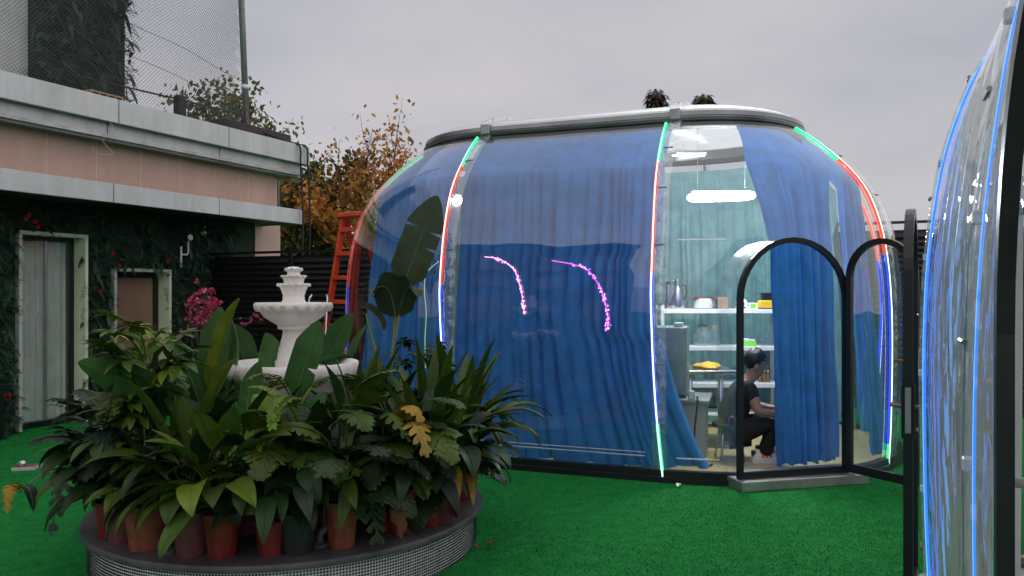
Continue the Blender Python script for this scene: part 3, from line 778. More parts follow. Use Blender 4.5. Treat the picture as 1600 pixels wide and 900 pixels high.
# ------------------------------------------------------------------ ladders
def step_ladder():
    root = empty('step_ladder', (-1.97, 9.5, 0), R_(-38)); tag(root, 'orange-red step ladder standing against the black fence', 'ladder')
    h = 2.55; m = M['ladder_red']
    def xz(t): return .30 - .145 * t, t * h, -.42 + .40 * t
    for s_ in (-1, 1):
        mb = MB(); (x0, z0, y0), (x1, z1, y1) = (xz(0), xz(1))
        a = [(s_ * x0, y0, z0), (s_ * x1, y1, z1)]
        w = .035; v = []
        for (x, y, z) in a: v += [(x - w * .6, y - .02, z), (x + w * .6, y - .02, z), (x + w * .6, y + .05, z), (x - w * .6, y + .05, z)]
        mb.add(v, [(0, 1, 5, 4), (1, 2, 6, 5), (2, 3, 7, 6), (3, 0, 4, 7), (0, 3, 2, 1), (4, 5, 6, 7)]); mb.build('side_rail', m, root)
        mb = MB(); v = []
        for (x, y, z) in ((s_ * x0, .5, 0), (s_ * x1, .06, h - .05)): v += [(x - w * .5, y - .02, z), (x + w * .5, y - .02, z), (x + w * .5, y + .02, z), (x - w * .5, y + .02, z)]
        mb.add(v, [(0, 1, 5, 4), (1, 2, 6, 5), (2, 3, 7, 6), (3, 0, 4, 7), (0, 3, 2, 1), (4, 5, 6, 7)]); mb.build('rear_leg', m, root)
    for k in range(1, 9):
        t = k / 8.6; x, z, y = xz(t); MB().box((-x, y - .03, z - .03), (x, y + .07, z + .02), 0, .004).build('step', m, root)
    MB().box((-.2, -.09, h - .03), (.2, .12, h + .03), 0, .01).build('top_cap', m, root)
step_ladder()
la = empty('aluminium_ladder', (-2.42, 9.15, 0), R_(-20)); tag(la, 'short aluminium ladder leaning beside the orange-red step ladder', 'ladder')
for s_ in (-1, 1): MB().tube([(s_ * .16, 0, 0), (s_ * .13, .2, 1.52), (s_ * .1, .22, 1.56)], .02, 8).build('side_rail', M['steel'], la, True)
for k in range(5): MB().box((-.15, .03 + k * .036, .25 + k * .27), (.15, .1 + k * .036, .28 + k * .27), 0, .004).build('step', M['steel'], la)

# ------------------------------------------------------------------ trees behind the fence
def tree(label, base, h, spread, cols, nleaf, seed, crown_z, lsize=.1, sparse=.0, name='autumn_tree', trunk_r=.11):
    r = random.Random(seed); root = empty(name, base); tag(root, label, 'tree', 'trees behind the yard')
    br = MB(); tips = []
    def grow(p, d, L, rad, lev):
        pts = [p]; q = p; dd = d
        for i in range(4):
            dd = (dd + Vector((r.gauss(0, .12), r.gauss(0, .12), .06))).normalized(); q = q + dd * (L / 4); pts.append(q)
            if lev >= 2: tips.append((q, lev))
        br.tube(pts, [rad * (1 - .16 * i) for i in range(5)], 6 if lev < 2 else 4, cap=False)
        if lev < 3:
            for k in range(r.randint(4, 6) if lev == 0 else r.randint(3, 4)):
                a = r.uniform(0, 6.283); tl = r.uniform(.35, .9) if lev else r.uniform(.6, 1.4)
                nd = (dd * (1.0 if lev else .7) + Vector((math.cos(a), math.sin(a), .15)) * tl).normalized()
                grow(pts[r.randint(2, 4)], nd, L * r.uniform(.55, .75), rad * .5, lev + 1)
    grow(Vector((0, 0, 0)), Vector((0, 0, 1)), h * .38, trunk_r, 0)
    # fit the crown to the wanted size
    zs = max(t[0].z for t in tips); xs = sorted(abs(t[0].x) for t in tips)[int(len(tips) * .95)]
    kz = h / zs; kx = spread / xs
    br.v = [(x * (kx if z > h * .2 else 1), y * kx, z * kz) for x, y, z in [tuple(q) for q in br.v]]
    br.build('trunk', M['bark'], root, True)
    T = np.array([(t[0].x * kx, t[0].y * kx, t[0].z * kz) for t in tips])
    T = T[T[:, 2] > crown_z]
    zz = (T[:, 2] - T[:, 2].min()) / np.ptp(T[:, 2]); wgt = 1 - sparse * zz ** 1.2; wgt = np.clip(wgt, .02, 1); wgt /= wgt.sum()
    idx = rng.choice(len(T), nleaf, p=wgt); c = T[idx] + rng.normal(0, 1, (nleaf, 3)) * np.array([.17, .17, .13]) * (h / 6)
    a = rng.normal(size=(nleaf, 3)); a /= np.linalg.norm(a, axis=1)[:, None]; b = rng.normal(size=(nleaf, 3)); b -= a * (a * b).sum(1)[:, None]; b /= np.linalg.norm(b, axis=1)[:, None]
    s = lsize * rng.uniform(.6, 1.3, nleaf)[:, None]
    nrm = np.cross(a, b)
    V = np.stack([c - a * s, c - b * s * .55 + nrm * s * .15, c + a * s, c + b * s * .55 + nrm * s * .15], 1).reshape(-1, 3)
    F = np.arange(nleaf * 4).reshape(-1, 4)
    # clumps share a tone
    tone = (np.sin(T[idx][:, 0] * 3.1 + T[idx][:, 2] * 2.3) + rng.normal(0, .6, nleaf)); zrel = (c[:, 2] - crown_z) / (h - crown_z)
    mi = np.digitize(tone + rng.normal(0, .3, nleaf), [-.9, 0, .9])
    o = obj('crown', mesh('crown', V, F, cols, False, mi), root); o['kind'] = 'stuff'
    return root
def lm(n, c): return mat(n, c, .6, var=.3, scale=3, transl=.25)
OR = [lm('au1', (.55, .21, .035)), lm('au2', (.6, .3, .06)), lm('au3', (.28, .10, .035)), lm('au4', (.46, .28, .06))]
GR = [lm('gr1', (.10, .13, .04)), lm('gr2', (.16, .17, .045)), lm('gr3', (.20, .14, .04)), lm('gr4', (.07, .095, .03))]
RD = [lm('rd1', (.09, .035, .025)), lm('rd2', (.12, .05, .03)), lm('rd3', (.07, .03, .022)), lm('rd4', (.1, .06, .03))]
DG = [lm('dg1', (.06, .065, .025)), lm('dg2', (.09, .09, .035)), lm('dg3', (.05, .05, .022)), lm('dg4', (.08, .06, .03))]
tree('tall sparse orange autumn tree rising behind the red ladder', Vector((-2.75, 16.5, 0)), 5.65, .95, OR, 2600, 11, 1.6, .062, .75)
tree('dense orange autumn tree behind the black fence', Vector((-3.0, 16.2, 0)), 3.95, 1.3, OR, 7500, 12, 1.3, .075, .35)
tree('green and rust tree behind the end of the cornice', Vector((-4.7, 16.0, 0)), 5.3, 1.15, GR, 10500, 13, 1.4, .075, .35)
tree('rust-green tree seen through the roof net', Vector((-7.2, 19.5, 0)), 7.1, 1.5, GR, 6000, 14, 3.0, .085, .3)
def topiary(label, base, zc, rx, rzz, cols, seed):
    root = empty('ornamental_tree', base); tag(root, label, 'tree', 'treetops above the dome roof'); r = random.Random(seed)
    MB().tube([(0, 0, 0), (.03, 0, zc * .5), (0, 0, zc)], [.04, .03, .02], 7).build('trunk', M['bark'], root, True)
    v = []; f = []; mi = []
    for k in range(260):
        d = Vector((r.gauss(0, 1), r.gauss(0, 1), r.gauss(0, 1))).normalized() * r.uniform(.3, 1); n0 = len(f)
        c = Vector((d.x * rx, d.y * rx, zc + d.z * rzz)); blade(v, f, c, Vector((d.x, d.y, -.3 + r.uniform(-.4, .4))), Vector((.1, .2, 1)), .11, .022, .4, 2); mi += [r.randrange(4)] * (len(f) - n0)
    o = obj('crown', mesh('crown', v, f, cols, False, mi), root); o['kind'] = 'stuff'
topiary('small dark red treetop showing above the dome roof', Vector((2.72, 14.5, 0)), 5.24, .18, .22, RD, 15)
topiary('small green treetop showing above the dome roof', Vector((3.62, 14.5, 0)), 5.2, .19, .14, DG, 16)

# what stands behind the camera and is mirrored in the clear panels
bb = empty('background_building', (-14.5, -11.7, 0), R_(-38)); tag(bb, 'flat-roofed dark building mirrored in the front of the dome', 'building')
MB().box((-6, -8, 0), (3.6, 0, 10.2)).build('wall', M['far_wall'], bb); MB().box((-6.2, -8.2, 10.2), (3.8, .2, 10.6)).build('parapet', M['coping'], bb)
for k in range(4):
    for j in range(3): MB().box((-5.4 + k * 2.3, .0, 1 + j * 3), (-4 + k * 2.3, .05, 2.8 + j * 3)).build('window', M['window_glass'], bb)
b2 = empty('background_building', (22, -10, 0), R_(-50)); tag(b2, 'low dark building mirrored in the right end of the dome', 'building')
MB().box((-9, -7, 0), (9, 0, 7.4)).build('wall', M['far_wall'], b2); MB().box((-9.2, -7.2, 7.4), (9.2, .2, 7.8)).build('parapet', M['coping'], b2)
tree('dark leafy tree mirrored in the left of the dome', Vector((-21, -6, 0)), 8.5, 3.5, GR, 4000, 21, 1.6, .22, 0, 'leafy_tree')

# ------------------------------------------------------------------ round planter
PCN = Vector((-1.416, 5.0, 0)); PR_ = 1.21
pl = empty('round_planter', PCN); tag(pl, 'round raised planter clad in small black mosaic tiles', 'planter')
MB().lathe([(PR_ - .03, 0), (PR_ - .03, .212)], 128).build('wall', M['grout'], pl)
mb = MB(); mb.lathe([(PR_ - .26, .205), (PR_ - .005, .206), (PR_ + .012, .212), (PR_ + .016, .23), (PR_ + .008, .246), (PR_ - .01, .25), (PR_ - .26, .25)], 128)
autosmooth(mb.build('rim', M['rim_stone'], pl))
MB().lathe([(PR_ - .2, .235), (.001, .24)], 64).build('soil', M['soil'], pl)
def mosaic():
    p = .0165; n = int(2 * math.pi * (PR_ - .03) / p); rows = 12; V = []; F = []; r0 = PR_ - .031; r1 = PR_ - .026; g_ = .0064
    for k in range(n):
        a0 = 2 * math.pi * k / n; a1 = 2 * math.pi * (k + 1) / n - g_ / r0
        c = Vector((math.cos(a0), math.sin(a0)))
        if (c.y > .5): continue
        for j in range(rows):
            z0 = .002 + j * p; z1 = z0 + p - g_; i = len(V); rr = r1 + random.uniform(-.0008, .0008)
            for (r_, e) in ((r0, 0), (rr, .0006)):
                for (a, z) in ((a0 + e, z0 + e), (a1 - e, z0 + e), (a1 - e, z1 - e), (a0 + e, z1 - e)): V.append((r_ * math.cos(a), r_ * math.sin(a), z))
            F += [(i + 4, i + 5, i + 6, i + 7), (i, i + 1, i + 5, i + 4), (i + 1, i + 2, i + 6, i + 5), (i + 2, i + 3, i + 7, i + 6), (i + 3, i, i + 4, i + 7)]
    o = obj('mosaic_tiles', mesh('mosaic_tiles', V, F, M['mosaic']), pl); o['kind'] = 'stuff'
mosaic()

# ------------------------------------------------------------------ fountain
fo = empty('fountain', PCN + Vector((-.005, 0, .24))); tag(fo, 'white tiered fountain with scalloped bowls in the planter', 'fountain')
def fz(y): return HC - (y - HOR) * 5.0 / FPX - .24
def scal(n, depth, rows):
    def w(i, a, r, z):
        s = abs(math.sin(n * a / 2))
        if i in rows: return r + depth * .6 * (s - .5) * rows[i], z - depth * (1 - s) * -rows[i] * .8
        return r, z
    return w
def lat(name, prof, wob=None, n=96):
    mb = MB(); mb.lathe(prof, n, wob=wob); return autosmooth(mb.build(name, M['white_plaster'], fo), 50)
lat('pedestal', [(.26, 0), (.26, .06), (.2, .1), (.13, .2), (.12, .4), (.15, .52), (.2, .6), (.2, .63)], None, 40)
lat('lower_bowl', [(.14, .6), (.27, .66), (.36, .74), (.385, .80), (.40, .80), (.418, .83), (.425, .88), (.41, .905), (.37, .905), (.33, .86), (.1, .84)], scal(34, .03, {4: 1, 5: .6}))
lat('column', [(.115, .84), (.118, .91), (.105, .925), (.095, 1.0), (.075, 1.06), (.068, 1.1), (.072, 1.115), (.1, 1.12), (.103, 1.145), (.09, 1.15)], None, 40)
lat('upper_bowl', [(.09, 1.14), (.13, 1.16), (.19, 1.2), (.215, 1.235), (.228, 1.232), (.244, 1.25), (.25, 1.275), (.242, 1.29), (.21, 1.288), (.15, 1.26), (.06, 1.25)], scal(20, .026, {4: 1, 5: .7}))
lat('middle_tier', [(.075, 1.25), (.075, 1.3), (.068, 1.31), (.07, 1.325), (.066, 1.33), (.075, 1.36), (.09, 1.395), (.098, 1.393), (.108, 1.402), (.105, 1.415), (.08, 1.415)], scal(16, .013, {7: 1, 8: .7}), 64)
lat('small_tier', [(.06, 1.41), (.066, 1.44), (.072, 1.452), (.082, 1.458), (.08, 1.468), (.05, 1.468)], scal(12, .01, {3: 1}), 48)
lat('finial', [(.042, 1.46), (.04, 1.49), (.055, 1.498), (.056, 1.508), (.045, 1.512), (.03, 1.522), (.001, 1.525)], scal(8, .012, {2: 1, 3: 1}), 48)

# ------------------------------------------------------------------ leaves and potted plants
def wfun(kind):
    if kind == 'strap': return lambda u: (u ** .45) * (1 - u) ** .75 * 1.75
    if kind == 'lily': return lambda u: (math.sin(math.pi * u ** .8)) ** .9
    if kind == 'banana': return lambda u: min(1, (u * 6) ** .6) * min(1, ((1 - u) * 3.2) ** .6)
    if kind == 'lobed': return lambda u: (min(1, u * 5) ** .5 * (1 - u ** 2.2) ** .6) * (.30 + .70 * abs(math.sin(u * math.pi * 6.5)) ** .55)
    if kind == 'monstera': return lambda u: (min(1, .25 + u * 5) * (1 - u ** 1.8) ** .62) * (.45 + .55 * min(1, abs(math.sin(u * math.pi * 4.2 + .5)) * 2.4))
    return lambda u: math.sin(math.pi * u)
def leaf_geo(P, wf, half, pet, fold=.25, nb=12, wave=.0, tear=None, twist=0, seed=0):
    """P: centre-line points (list of Vector); first pet share is the stalk"""
    r = random.Random(seed); n = len(P); cum = [0]
    for i in range(1, n): cum.append(cum[-1] + (P[i] - P[i - 1]).length)
    T = cum[-1]
    def atl(s):
        s = max(0, min(T, s))
        for i in range(1, n):
            if s <= cum[i] + 1e-9:
                k = (s - cum[i - 1]) / max(1e-9, cum[i] - cum[i - 1]); return P[i - 1].lerp(P[i], k), (P[i] - P[i - 1]).normalized()
        return P[-1], (P[-1] - P[-2]).normalized()
    v = []; f = []; h0 = P[-1] - P[0]; side0 = Vector((-h0.y, h0.x, 0))
    side0 = side0.normalized() if side0.length > 1e-4 else Vector((0, 1, 0))
    side0 = (Matrix.Rotation(twist, 3, h0.normalized()) @ side0)
    mb = MB()
    if pet > .02: mb.tube([atl(T * pet * k / 4)[0] for k in range(5)], [.007, .006, .0055, .005, .0045], 5, 1, False)
    v0 = len(mb.v); cols = (-1, -.55, 0, .55, 1)
    for j in range(nb + 1):
        u = j / nb; c, t = atl(T * (pet + (1 - pet) * u)); s = (side0 - t * side0.dot(t)).normalized(); nn = s.cross(t) * -1
        if nn.z < 0 and abs(twist) < .6: nn = -nn
        w = half * wf(min(.995, max(.005, u)))
        for q in cols:
            ww = w
            if tear and (j, 0 if q < 0 else 1) in tear and q: ww = w * (.3 if abs(q) > .9 else .35)
            mb.v.append(tuple(c + s * (q * ww) + nn * (fold * abs(q) * ww + wave * half * math.sin(u * 19 + q * 3 + seed) * abs(q))))
    nc = 5
    if half > .03:
        n1 = len(mb.v)
        for j in range(nb + 1):
            a = Vector(mb.v[v0 + j * nc + 2]); e = (Vector(mb.v[v0 + j * nc + 3]) - Vector(mb.v[v0 + j * nc + 1])); e = e.normalized() if e.length > 1e-6 else Vector((1, 0, 0)); u = j / nb
            c, t = atl(T * (pet + (1 - pet) * u)); nn = e.cross(t).normalized(); wr = .0042 * (1 - .8 * u)
            mb.v += [tuple(a - e * wr + nn * .001), tuple(a + nn * .0035), tuple(a + e * wr + nn * .001), tuple(a - nn * .0035)]
        for j in range(nb):
            for q in range(4): b_ = n1 + j * 4; mb.f.append((b_ + q, b_ + (q + 1) % 4, b_ + 4 + (q + 1) % 4, b_ + 4 + q)); mb.m.append(1)
    for j in range(nb):
        for q in range(4):
            a = v0 + j * nc + q
            mb.f.append((a, a + 1, a + nc + 1, a + nc)); mb.m.append(0)
    return mb
def arc(L, e0, e1, n=14, side=0):
    p = Vector((0, 0, 0)); out = [p.copy()]
    for i in range(n):
        t = (i + .5) / n; e = e0 + (e1 - e0) * t ** 1.3; p = p + Vector((math.cos(e), side * t, math.sin(e))) * (L / n); out.append(p.copy())
    return out
def lobed_geo(P, half, pet, nl, lw, ang, seed, sub=0, jit=.1, body=.16, w0=.55):
    r = random.Random(seed); n = len(P); mb = MB(); k0 = int(round((n - 1) * pet)); st = P[:k0 + 1]
    if len(st) > 1: mb.tube(st, [.006] * len(st), 5, 1, False)
    B = P[k0:]; m = len(B) - 1
    def q(u):
        x = u * m; i = min(m - 1, int(x)); return B[i].lerp(B[i + 1], x - i), (B[i + 1] - B[i]).normalized()
    h0 = P[-1] - P[0]; side0 = Vector((-h0.y, h0.x, 0)); side0 = side0.normalized() if side0.length > 1e-3 else Vector((0, 1, 0))
    L = sum((B[i + 1] - B[i]).length for i in range(m))
    g_ = leaf_geo(B, lambda u: 1 - u * .8, half * body, 0, .1, 8); n0 = len(mb.v); mb.v += g_.v; mb.f += [tuple(i + n0 for i in f_) for f_ in g_.f]; mb.m += g_.m
    def lobe(c, d, nn, ll, w):
        pts = [c + d * (ll * s) - nn * (.22 * ll * s * s) + Vector((0, 0, -.05 * ll * s)) for s in (0, .3, .6, .85, 1)]
        sd = d.cross(nn).normalized(); n0 = len(mb.v)
        for s, pt in zip((w0, .95, 1, .72, .04), pts): mb.v += [tuple(pt - sd * w * s), tuple(pt + nn * w * .12), tuple(pt + sd * w * s)]
        for i in range(4):
            for c_ in range(2): a = n0 + i * 3 + c_; mb.f.append((a, a + 1, a + 4, a + 3)); mb.m.append(0)
    for k in range(nl):
        u = (k + .25) / nl; c, t = q(u); s_ = (side0 - t * side0.dot(t)).normalized(); nn = t.cross(s_); nn = -nn if nn.z < 0 else nn
        ll = half * (1.15 - .75 * u ** 1.4) * (.75 if k == 0 else 1)
        for sg in (-1, 1):
            a = ang * (1.25 - .8 * u) + r.uniform(-jit, jit); d = (t * math.cos(a) + s_ * (sg * math.sin(a))).normalized(); l2 = ll * r.uniform(.88, 1.1)
            lobe(c, d, nn, l2, lw * (1.1 - .5 * u))
            if sub:
                for z_ in (.45, .7):
                    for e in (-.7, .7):
                        d2 = (d * math.cos(e) + nn.cross(d) * math.sin(e)).normalized(); lobe(c + d * (l2 * z_) - nn * (.22 * l2 * z_ * z_), d2, nn, l2 * .32, lw * .5)
    c, t = q(.9); lobe(c, t, Vector((0, 0, 1)) - t * t.z if abs(t.z) < .95 else Vector((1, 0, 0)), half * .45, lw * .8)
    return mb
LOB = {'lobed': dict(nl=8, lw=.019, ang=1.15, sub=1), 'monstera': dict(nl=7, lw=.024, ang=1.25, sub=0, body=.5, w0=1.05), 'frill': dict(nl=12, lw=.008, ang=1.2, sub=1)}
LM = {}
def leafset(key, specs):
    LM[key] = []
    for k, (L, e0, e1, kind, half, pet, kw) in enumerate(specs):
        P_ = arc(L, R_(e0), R_(e1), 20, side=random.uniform(-.15, .15)); lk = 'frill' if key == 'frill' else kind
        mb = lobed_geo(P_, half, pet, seed=k, **LOB[lk]) if lk in LOB else leaf_geo(P_, wfun(kind), half, pet, seed=k, **kw)
        LM[key].append(mesh('leaf', mb.v, mb.f, None, True, mb.m))
leafset('strap', [(.62, 84, 40, 'strap', 0.044, .2, {}), (.62, 80, -5, 'strap', 0.047, .22, {}), (.6, 74, -50, 'strap', 0.047, .22, {}), (.66, 86, 62, 'strap', 0.042, .2, {}), (.6, 66, -75, 'strap', 0.043, .2, {'twist': .4})])
leafset('lily', [(.5, 78, 10, 'lily', 0.057, .48, {}), (.5, 72, -40, 'lily', 0.061, .45, {}), (.48, 60, -80, 'lily', 0.061, .42, {}), (.52, 84, 45, 'lily', 0.054, .5, {}), (.46, 50, -70, 'lily', 0.062, .4, {'twist': .5})])
leafset('banana', [(.8, 88, 62, 'banana', .095, .42, {'nb': 28, 'tear': [(6, 0), (10, 1)]}), (.8, 84, 25, 'banana', .1, .4, {'nb': 28, 'tear': [(8, 1), (5, 0)]}), (.75, 80, -10, 'banana', .1, .4, {'nb': 28, 'tear': [(9, 0)]}), (.7, 86, 76, 'banana', .07, .4, {'nb': 16, 'fold': .9})])
leafset('lobed', [(.52, 72, -20, 'lobed', .115, .5, {'nb': 40, 'wave': .08}), (.5, 62, -60, 'lobed', .12, .46, {'nb': 40, 'wave': .08}), (.46, 40, -78, 'lobed', .12, .42, {'nb': 40, 'wave': .08}), (.52, 80, 20, 'lobed', .11, .52, {'nb': 40, 'wave': .08})])
leafset('monstera', [(.5, 70, -55, 'monstera', .1, .55, {'nb': 30, 'wave': .04}), (.46, 50, -80, 'monstera', .1, .52, {'nb': 30}), (.52, 78, -10, 'monstera', .1, .58, {'nb': 30})])
leafset('frill', [(.36, 76, -20, 'lobed', .05, .3, {'nb': 48, 'wave': .5}), (.34, 60, -50, 'lobed', .055, .3, {'nb': 48, 'wave': .5})])
def compound(nl, L, w, stalk, seed, droop):
    r = random.Random(seed); mb = MB(); P = arc(stalk, R_(70), R_(15), 6); mb.tube(P, .004, 5, 1, False); tip = P[-1]; t = (P[-1] - P[-2]).normalized()
    side = Vector((0, 1, 0)); up = side.cross(t) * -1
    up = Vector((-t.z, 0, t.x))
    for k in range(nl):
        a = 2 * math.pi * (k + .5) / nl + r.uniform(-.12, .12); d = (t * math.cos(a) + side * math.sin(a)).normalized(); ll = L * (1.1 if abs(a - math.pi) > 1 else .75) * r.uniform(.85, 1.1)
        pts = [tip + d * (ll * s) - Vector((0, 0, droop * ll * s * s)) for s in np.linspace(0, 1, 6)]
        g_ = leaf_geo(pts, wfun('lily'), w, .12, .2, 6, seed=seed); n0 = len(mb.v); mb.v += g_.v; mb.f += [tuple(i + n0 for i in q) for q in g_.f]; mb.m += g_.m
    return mesh('leaf', mb.v, mb.f, None, True, mb.m)
leafset('droop', [(.44, 38, -80, 'lily', .042, .36, {}), (.46, 48, -70, 'lily', .045, .38, {'twist': .4}), (.4, 25, -78, 'lily', .04, .3, {'twist': -.4})])
LM['scheff'] = [compound(8, .115, .021, .2, 1, .3), compound(7, .12, .023, .16, 2, .55), compound(7, .10, .02, .24, 3, .15)]
LM['bush'] = [compound(7, .05, .011, .1, 4, .2), compound(6, .05, .011, .08, 5, .4)]
_lmc = {}
def leafmesh(key, k, m):
    kk = (key, k, m)
    if kk not in _lmc:
        me = LM[key][k].copy(); me.materials.clear(); me.materials.append(M[m]); me.materials.append(M['stem']); _lmc[kk] = me
    return _lmc[kk]
_pots = {}
def pot_mesh(m, h, r):
    kk = (m, h, r)
    if kk not in _pots:
        mb = MB(); fac = lambda i, a, rr, z: (rr * (1 - .018 * (1 - abs(math.cos(4 * a)))) if i < 4 else rr, z)
        mb.lathe([(r * .70, 0), (r * .72, .005), (r * .93, h * .86), (r * .93, h * .87), (r * 1.02, h * .875), (r * 1.03, h * .985), (r * 1.0, h), (r * .92, h), (r * .88, h * .8)], 32, wob=fac)
        me = mesh('pot', mb.v, mb.f, M[m]); so = MB().lathe([(r * .9, h * .9), (.001, h * .93)], 20); _pots[kk] = (me, mesh('soil', so.v, so.f, M['soil']))
    return _pots[kk]
def clampR(p, rmax):
    d = Vector((p.x - PCN.x, p.y - PCN.y)); return p if d.length <= rmax else Vector((PCN.x + d.x / d.length * rmax, PCN.y + d.y / d.length * rmax, p.z))
def potted(label, pos, pot, ph, pr, sets, seed, lift=0.0, name='potted_plant'):
    """sets: list of (leaf key, material, count, scale lo, scale hi, tilt jitter, z jitter, az centre, az spread)"""
    r = random.Random(seed); root = empty(name, pos, 0); tag(root, label, 'potted plant', 'potted plants crowding the round planter')
    pm, sm = pot_mesh(pot, ph, pr); p = obj('pot', pm, root, rot=(0, 0, r.uniform(0, 1))); obj('soil', sm, p)
    for (key, m, n, lo, hi, tj, zj, az, sp) in sets:
        for k in range(n):
            a = az + sp * ((k + r.uniform(-.4, .4)) / max(1, n) - .5) * 2; s = r.uniform(lo, hi); kk = r.randrange(len(LM[key]))
            zz = ph * .9 + r.uniform(0, zj)
            rad = r.uniform(0, pr * .45)
            o = obj('leaf', leafmesh(key, kk, m), root, (rad * math.cos(a), rad * math.sin(a), zz), (r.uniform(-tj, tj), r.uniform(-tj, tj), a), (s, s, s))
    return root
def bare(o, key, m, n, az, sp, zlo, zhi, s0, s1, seed, tj=.25, rad=.02):
    r = random.Random(seed)
    for k in range(n):
        a = az + r.uniform(-sp, sp); s = r.uniform(s0, s1); kk = r.randrange(len(LM[key]))
        obj('leaf', leafmesh(key, kk, m), o, (rad * math.cos(a), rad * math.sin(a), r.uniform(zlo, zhi)), (r.uniform(-tj, tj), r.uniform(-tj, tj), a), (s, s, s))
def canes(o, tops, seed, m='stem', r0=.008):
    r = random.Random(seed)
    for (x, y, z) in tops:
        pts = [Vector((x * t + r.gauss(0, .008), y * t + r.gauss(0, .008), z * t)) for t in np.linspace(0, 1, 6)]
        MB().tube(pts, [r0 * (1 - .5 * t) for t in np.linspace(0, 1, 6)], 6).build('stem', M[m], o, True)
def xleaf(o, base, ctrl, tip, half, m, kind='banana', pet=.0, seed=0, label=None, **kw):
    """one leaf along base-ctrl-tip (world points)"""
    b, c, t = [Vector(q) - o.location for q in (base, ctrl, tip)]
    P = [b * (1 - s) ** 2 + c * 2 * s * (1 - s) + t * s * s for s in np.linspace(0, 1, 16)]
    mb = lobed_geo(P, half, pet, seed=seed, **LOB[kind]) if kind in LOB else leaf_geo(P, wfun(kind), half, pet, seed=seed, **kw)
    return obj('leaf', mesh('leaf', mb.v, mb.f, [M[m], M['stem']], True, mb.m), o)
CAMAZ = -math.pi / 2 - .3   # towards the camera
def rimpos(px, py, rmax=1.08):
    Y = 1.35 * FPX / (py - HOR); p = at(px, py, Y); p.z = .25; return clampR(p, rmax)
def inpos(px, Y):
    p = at(px, HOR, Y); p.z = .24; return p
PI2 = math.pi
# outer ring, left to right
p = potted('schefflera in a crimson pot at the far left of the planter', rimpos(146, 842, 1.1), 'pot_crimson', .2, .085, [('scheff', 'leaf_dark', 8, .9, 1.2, .3, .25, PI2, 1.6)], 1)
bare(p, 'scheff', 'leaf_blue', 12, PI2 + .5, 1.6, .2, .5, .9, 1.25, 31)
p = potted('schefflera in a mauve pot beside the crimson pot', rimpos(172, 850, 1.1), 'pot_mauve', .21, .09, [('scheff', 'leaf_blue', 9, .9, 1.25, .3, .3, -2.2, 2)], 2)
bare(p, 'scheff', 'leaf_dark', 14, -2.4, 1.8, .25, .62, .9, 1.3, 32); canes(p, [(-.1, -.05, .6), (.06, -.08, .55)], 3)
p = potted('large bushy schefflera in the big terracotta pot at the left', rimpos(208, 862, 1.07), 'pot_terra', .24, .122, [('scheff', 'leaf_mid', 10, 1, 1.4, .3, .35, -2, 3)], 3)
bare(p, 'scheff', 'leaf_mid', 30, -1.9, 3.1, .35, .98, .9, 1.35, 33); bare(p, 'scheff', 'leaf_lime', 16, -1.6, 3, .8, 1.06, .8, 1.15, 34); canes(p, [(-.12, .02, .9), (.08, .1, .95), (.02, -.1, .75), (.15, .0, .8)], 4)
p = potted('peace lily in the dusty red pot, second right of the terracotta pot', rimpos(294, 868, 1.07), 'pot_mauve', .23, .098, [('lily', 'leaf_mid', 13, .9, 1.25, .2, .05, CAMAZ, 3.1), ('lily', 'leaf_blue', 8, .8, 1.1, .3, .05, CAMAZ, 2)], 5)
p = potted('peace lily with arching leaves in the bright red pot at front left', rimpos(343, 871, 1.07), 'pot_red', .23, .1, [('lily', 'leaf_mid', 15, 1.0, 1.45, .2, .05, CAMAZ, 3.1), ('lily', 'leaf_lime', 5, .9, 1.2, .3, .05, CAMAZ, 1.5)], 6)
p = potted('cut-leaf philodendron spilling over the rim at front centre', rimpos(420, 872, 1.05), 'pot_red', .18, .085, [('lobed', 'leaf_dark', 9, .6, .85, .3, .06, CAMAZ, 2.0), ('lobed', 'leaf_mid', 5, .6, .8, .3, .1, CAMAZ, 2.6)], 7)
p = potted('thin-stemmed dark plant in the black plastic pot', rimpos(466, 864, 1.05), 'pot_black', .22, .105, [('lobed', 'leaf_dark', 9, .6, .9, .3, .2, CAMAZ, 3), ('lily', 'leaf_dark', 6, .7, .9, .3, .1, CAMAZ, 3)], 8)
canes(p, [(-.05, 0, .6), (.04, .02, .65), (.0, -.04, .5)], 9); bare(p, 'frill', 'leaf_lime', 8, CAMAZ, 2, .55, .78, .9, 1.3, 35)
p = potted('philodendron with a big lobed leaf hanging in front of its orange terracotta pot', rimpos(537, 856, 1.05), 'pot_terra', .25, .095, [('lobed', 'leaf_dark', 12, .9, 1.25, .25, .1, CAMAZ, 2.7)], 10)
xleaf(p, p.location + Vector((.04, -.03, .26)), at(575, 735, 4.05), at(592, 850, 3.88), .125, 'leaf_dark', 'lobed', .2, 3, nb=44, wave=.08)
p = potted('monstera in the tall red pot right of centre', rimpos(626, 830, 1.05), 'pot_red', .25, .1, [('monstera', 'leaf_dark', 9, .8, 1.1, .25, .1, CAMAZ + .4, 2.7)], 11)
xleaf(p, p.location + Vector((.04, -.02, .3)), at(660, 728, 4.3), at(663, 776, 4.2), .085, 'leaf_lime', 'monstera', .25, 4, nb=30)
xleaf(p, p.location + Vector((.0, .05, .3)), at(640, 590, 4.1), at(668, 715, 3.95), .1, 'leaf_yellow', 'monstera', .25, 6, nb=30)
xleaf(p, p.location + Vector((.0, .05, .3)), at(620, 580, 4.2), at(660, 660, 4.05), .07, 'leaf_yellow', 'monstera', .4, 7, nb=30)
xleaf(p, p.location + Vector((-.05, -.08, .12)), at(620, 770, 4.2), at(628, 842, 4.12), .05, 'leaf_dry', 'lily', .0, 9, wave=.5)
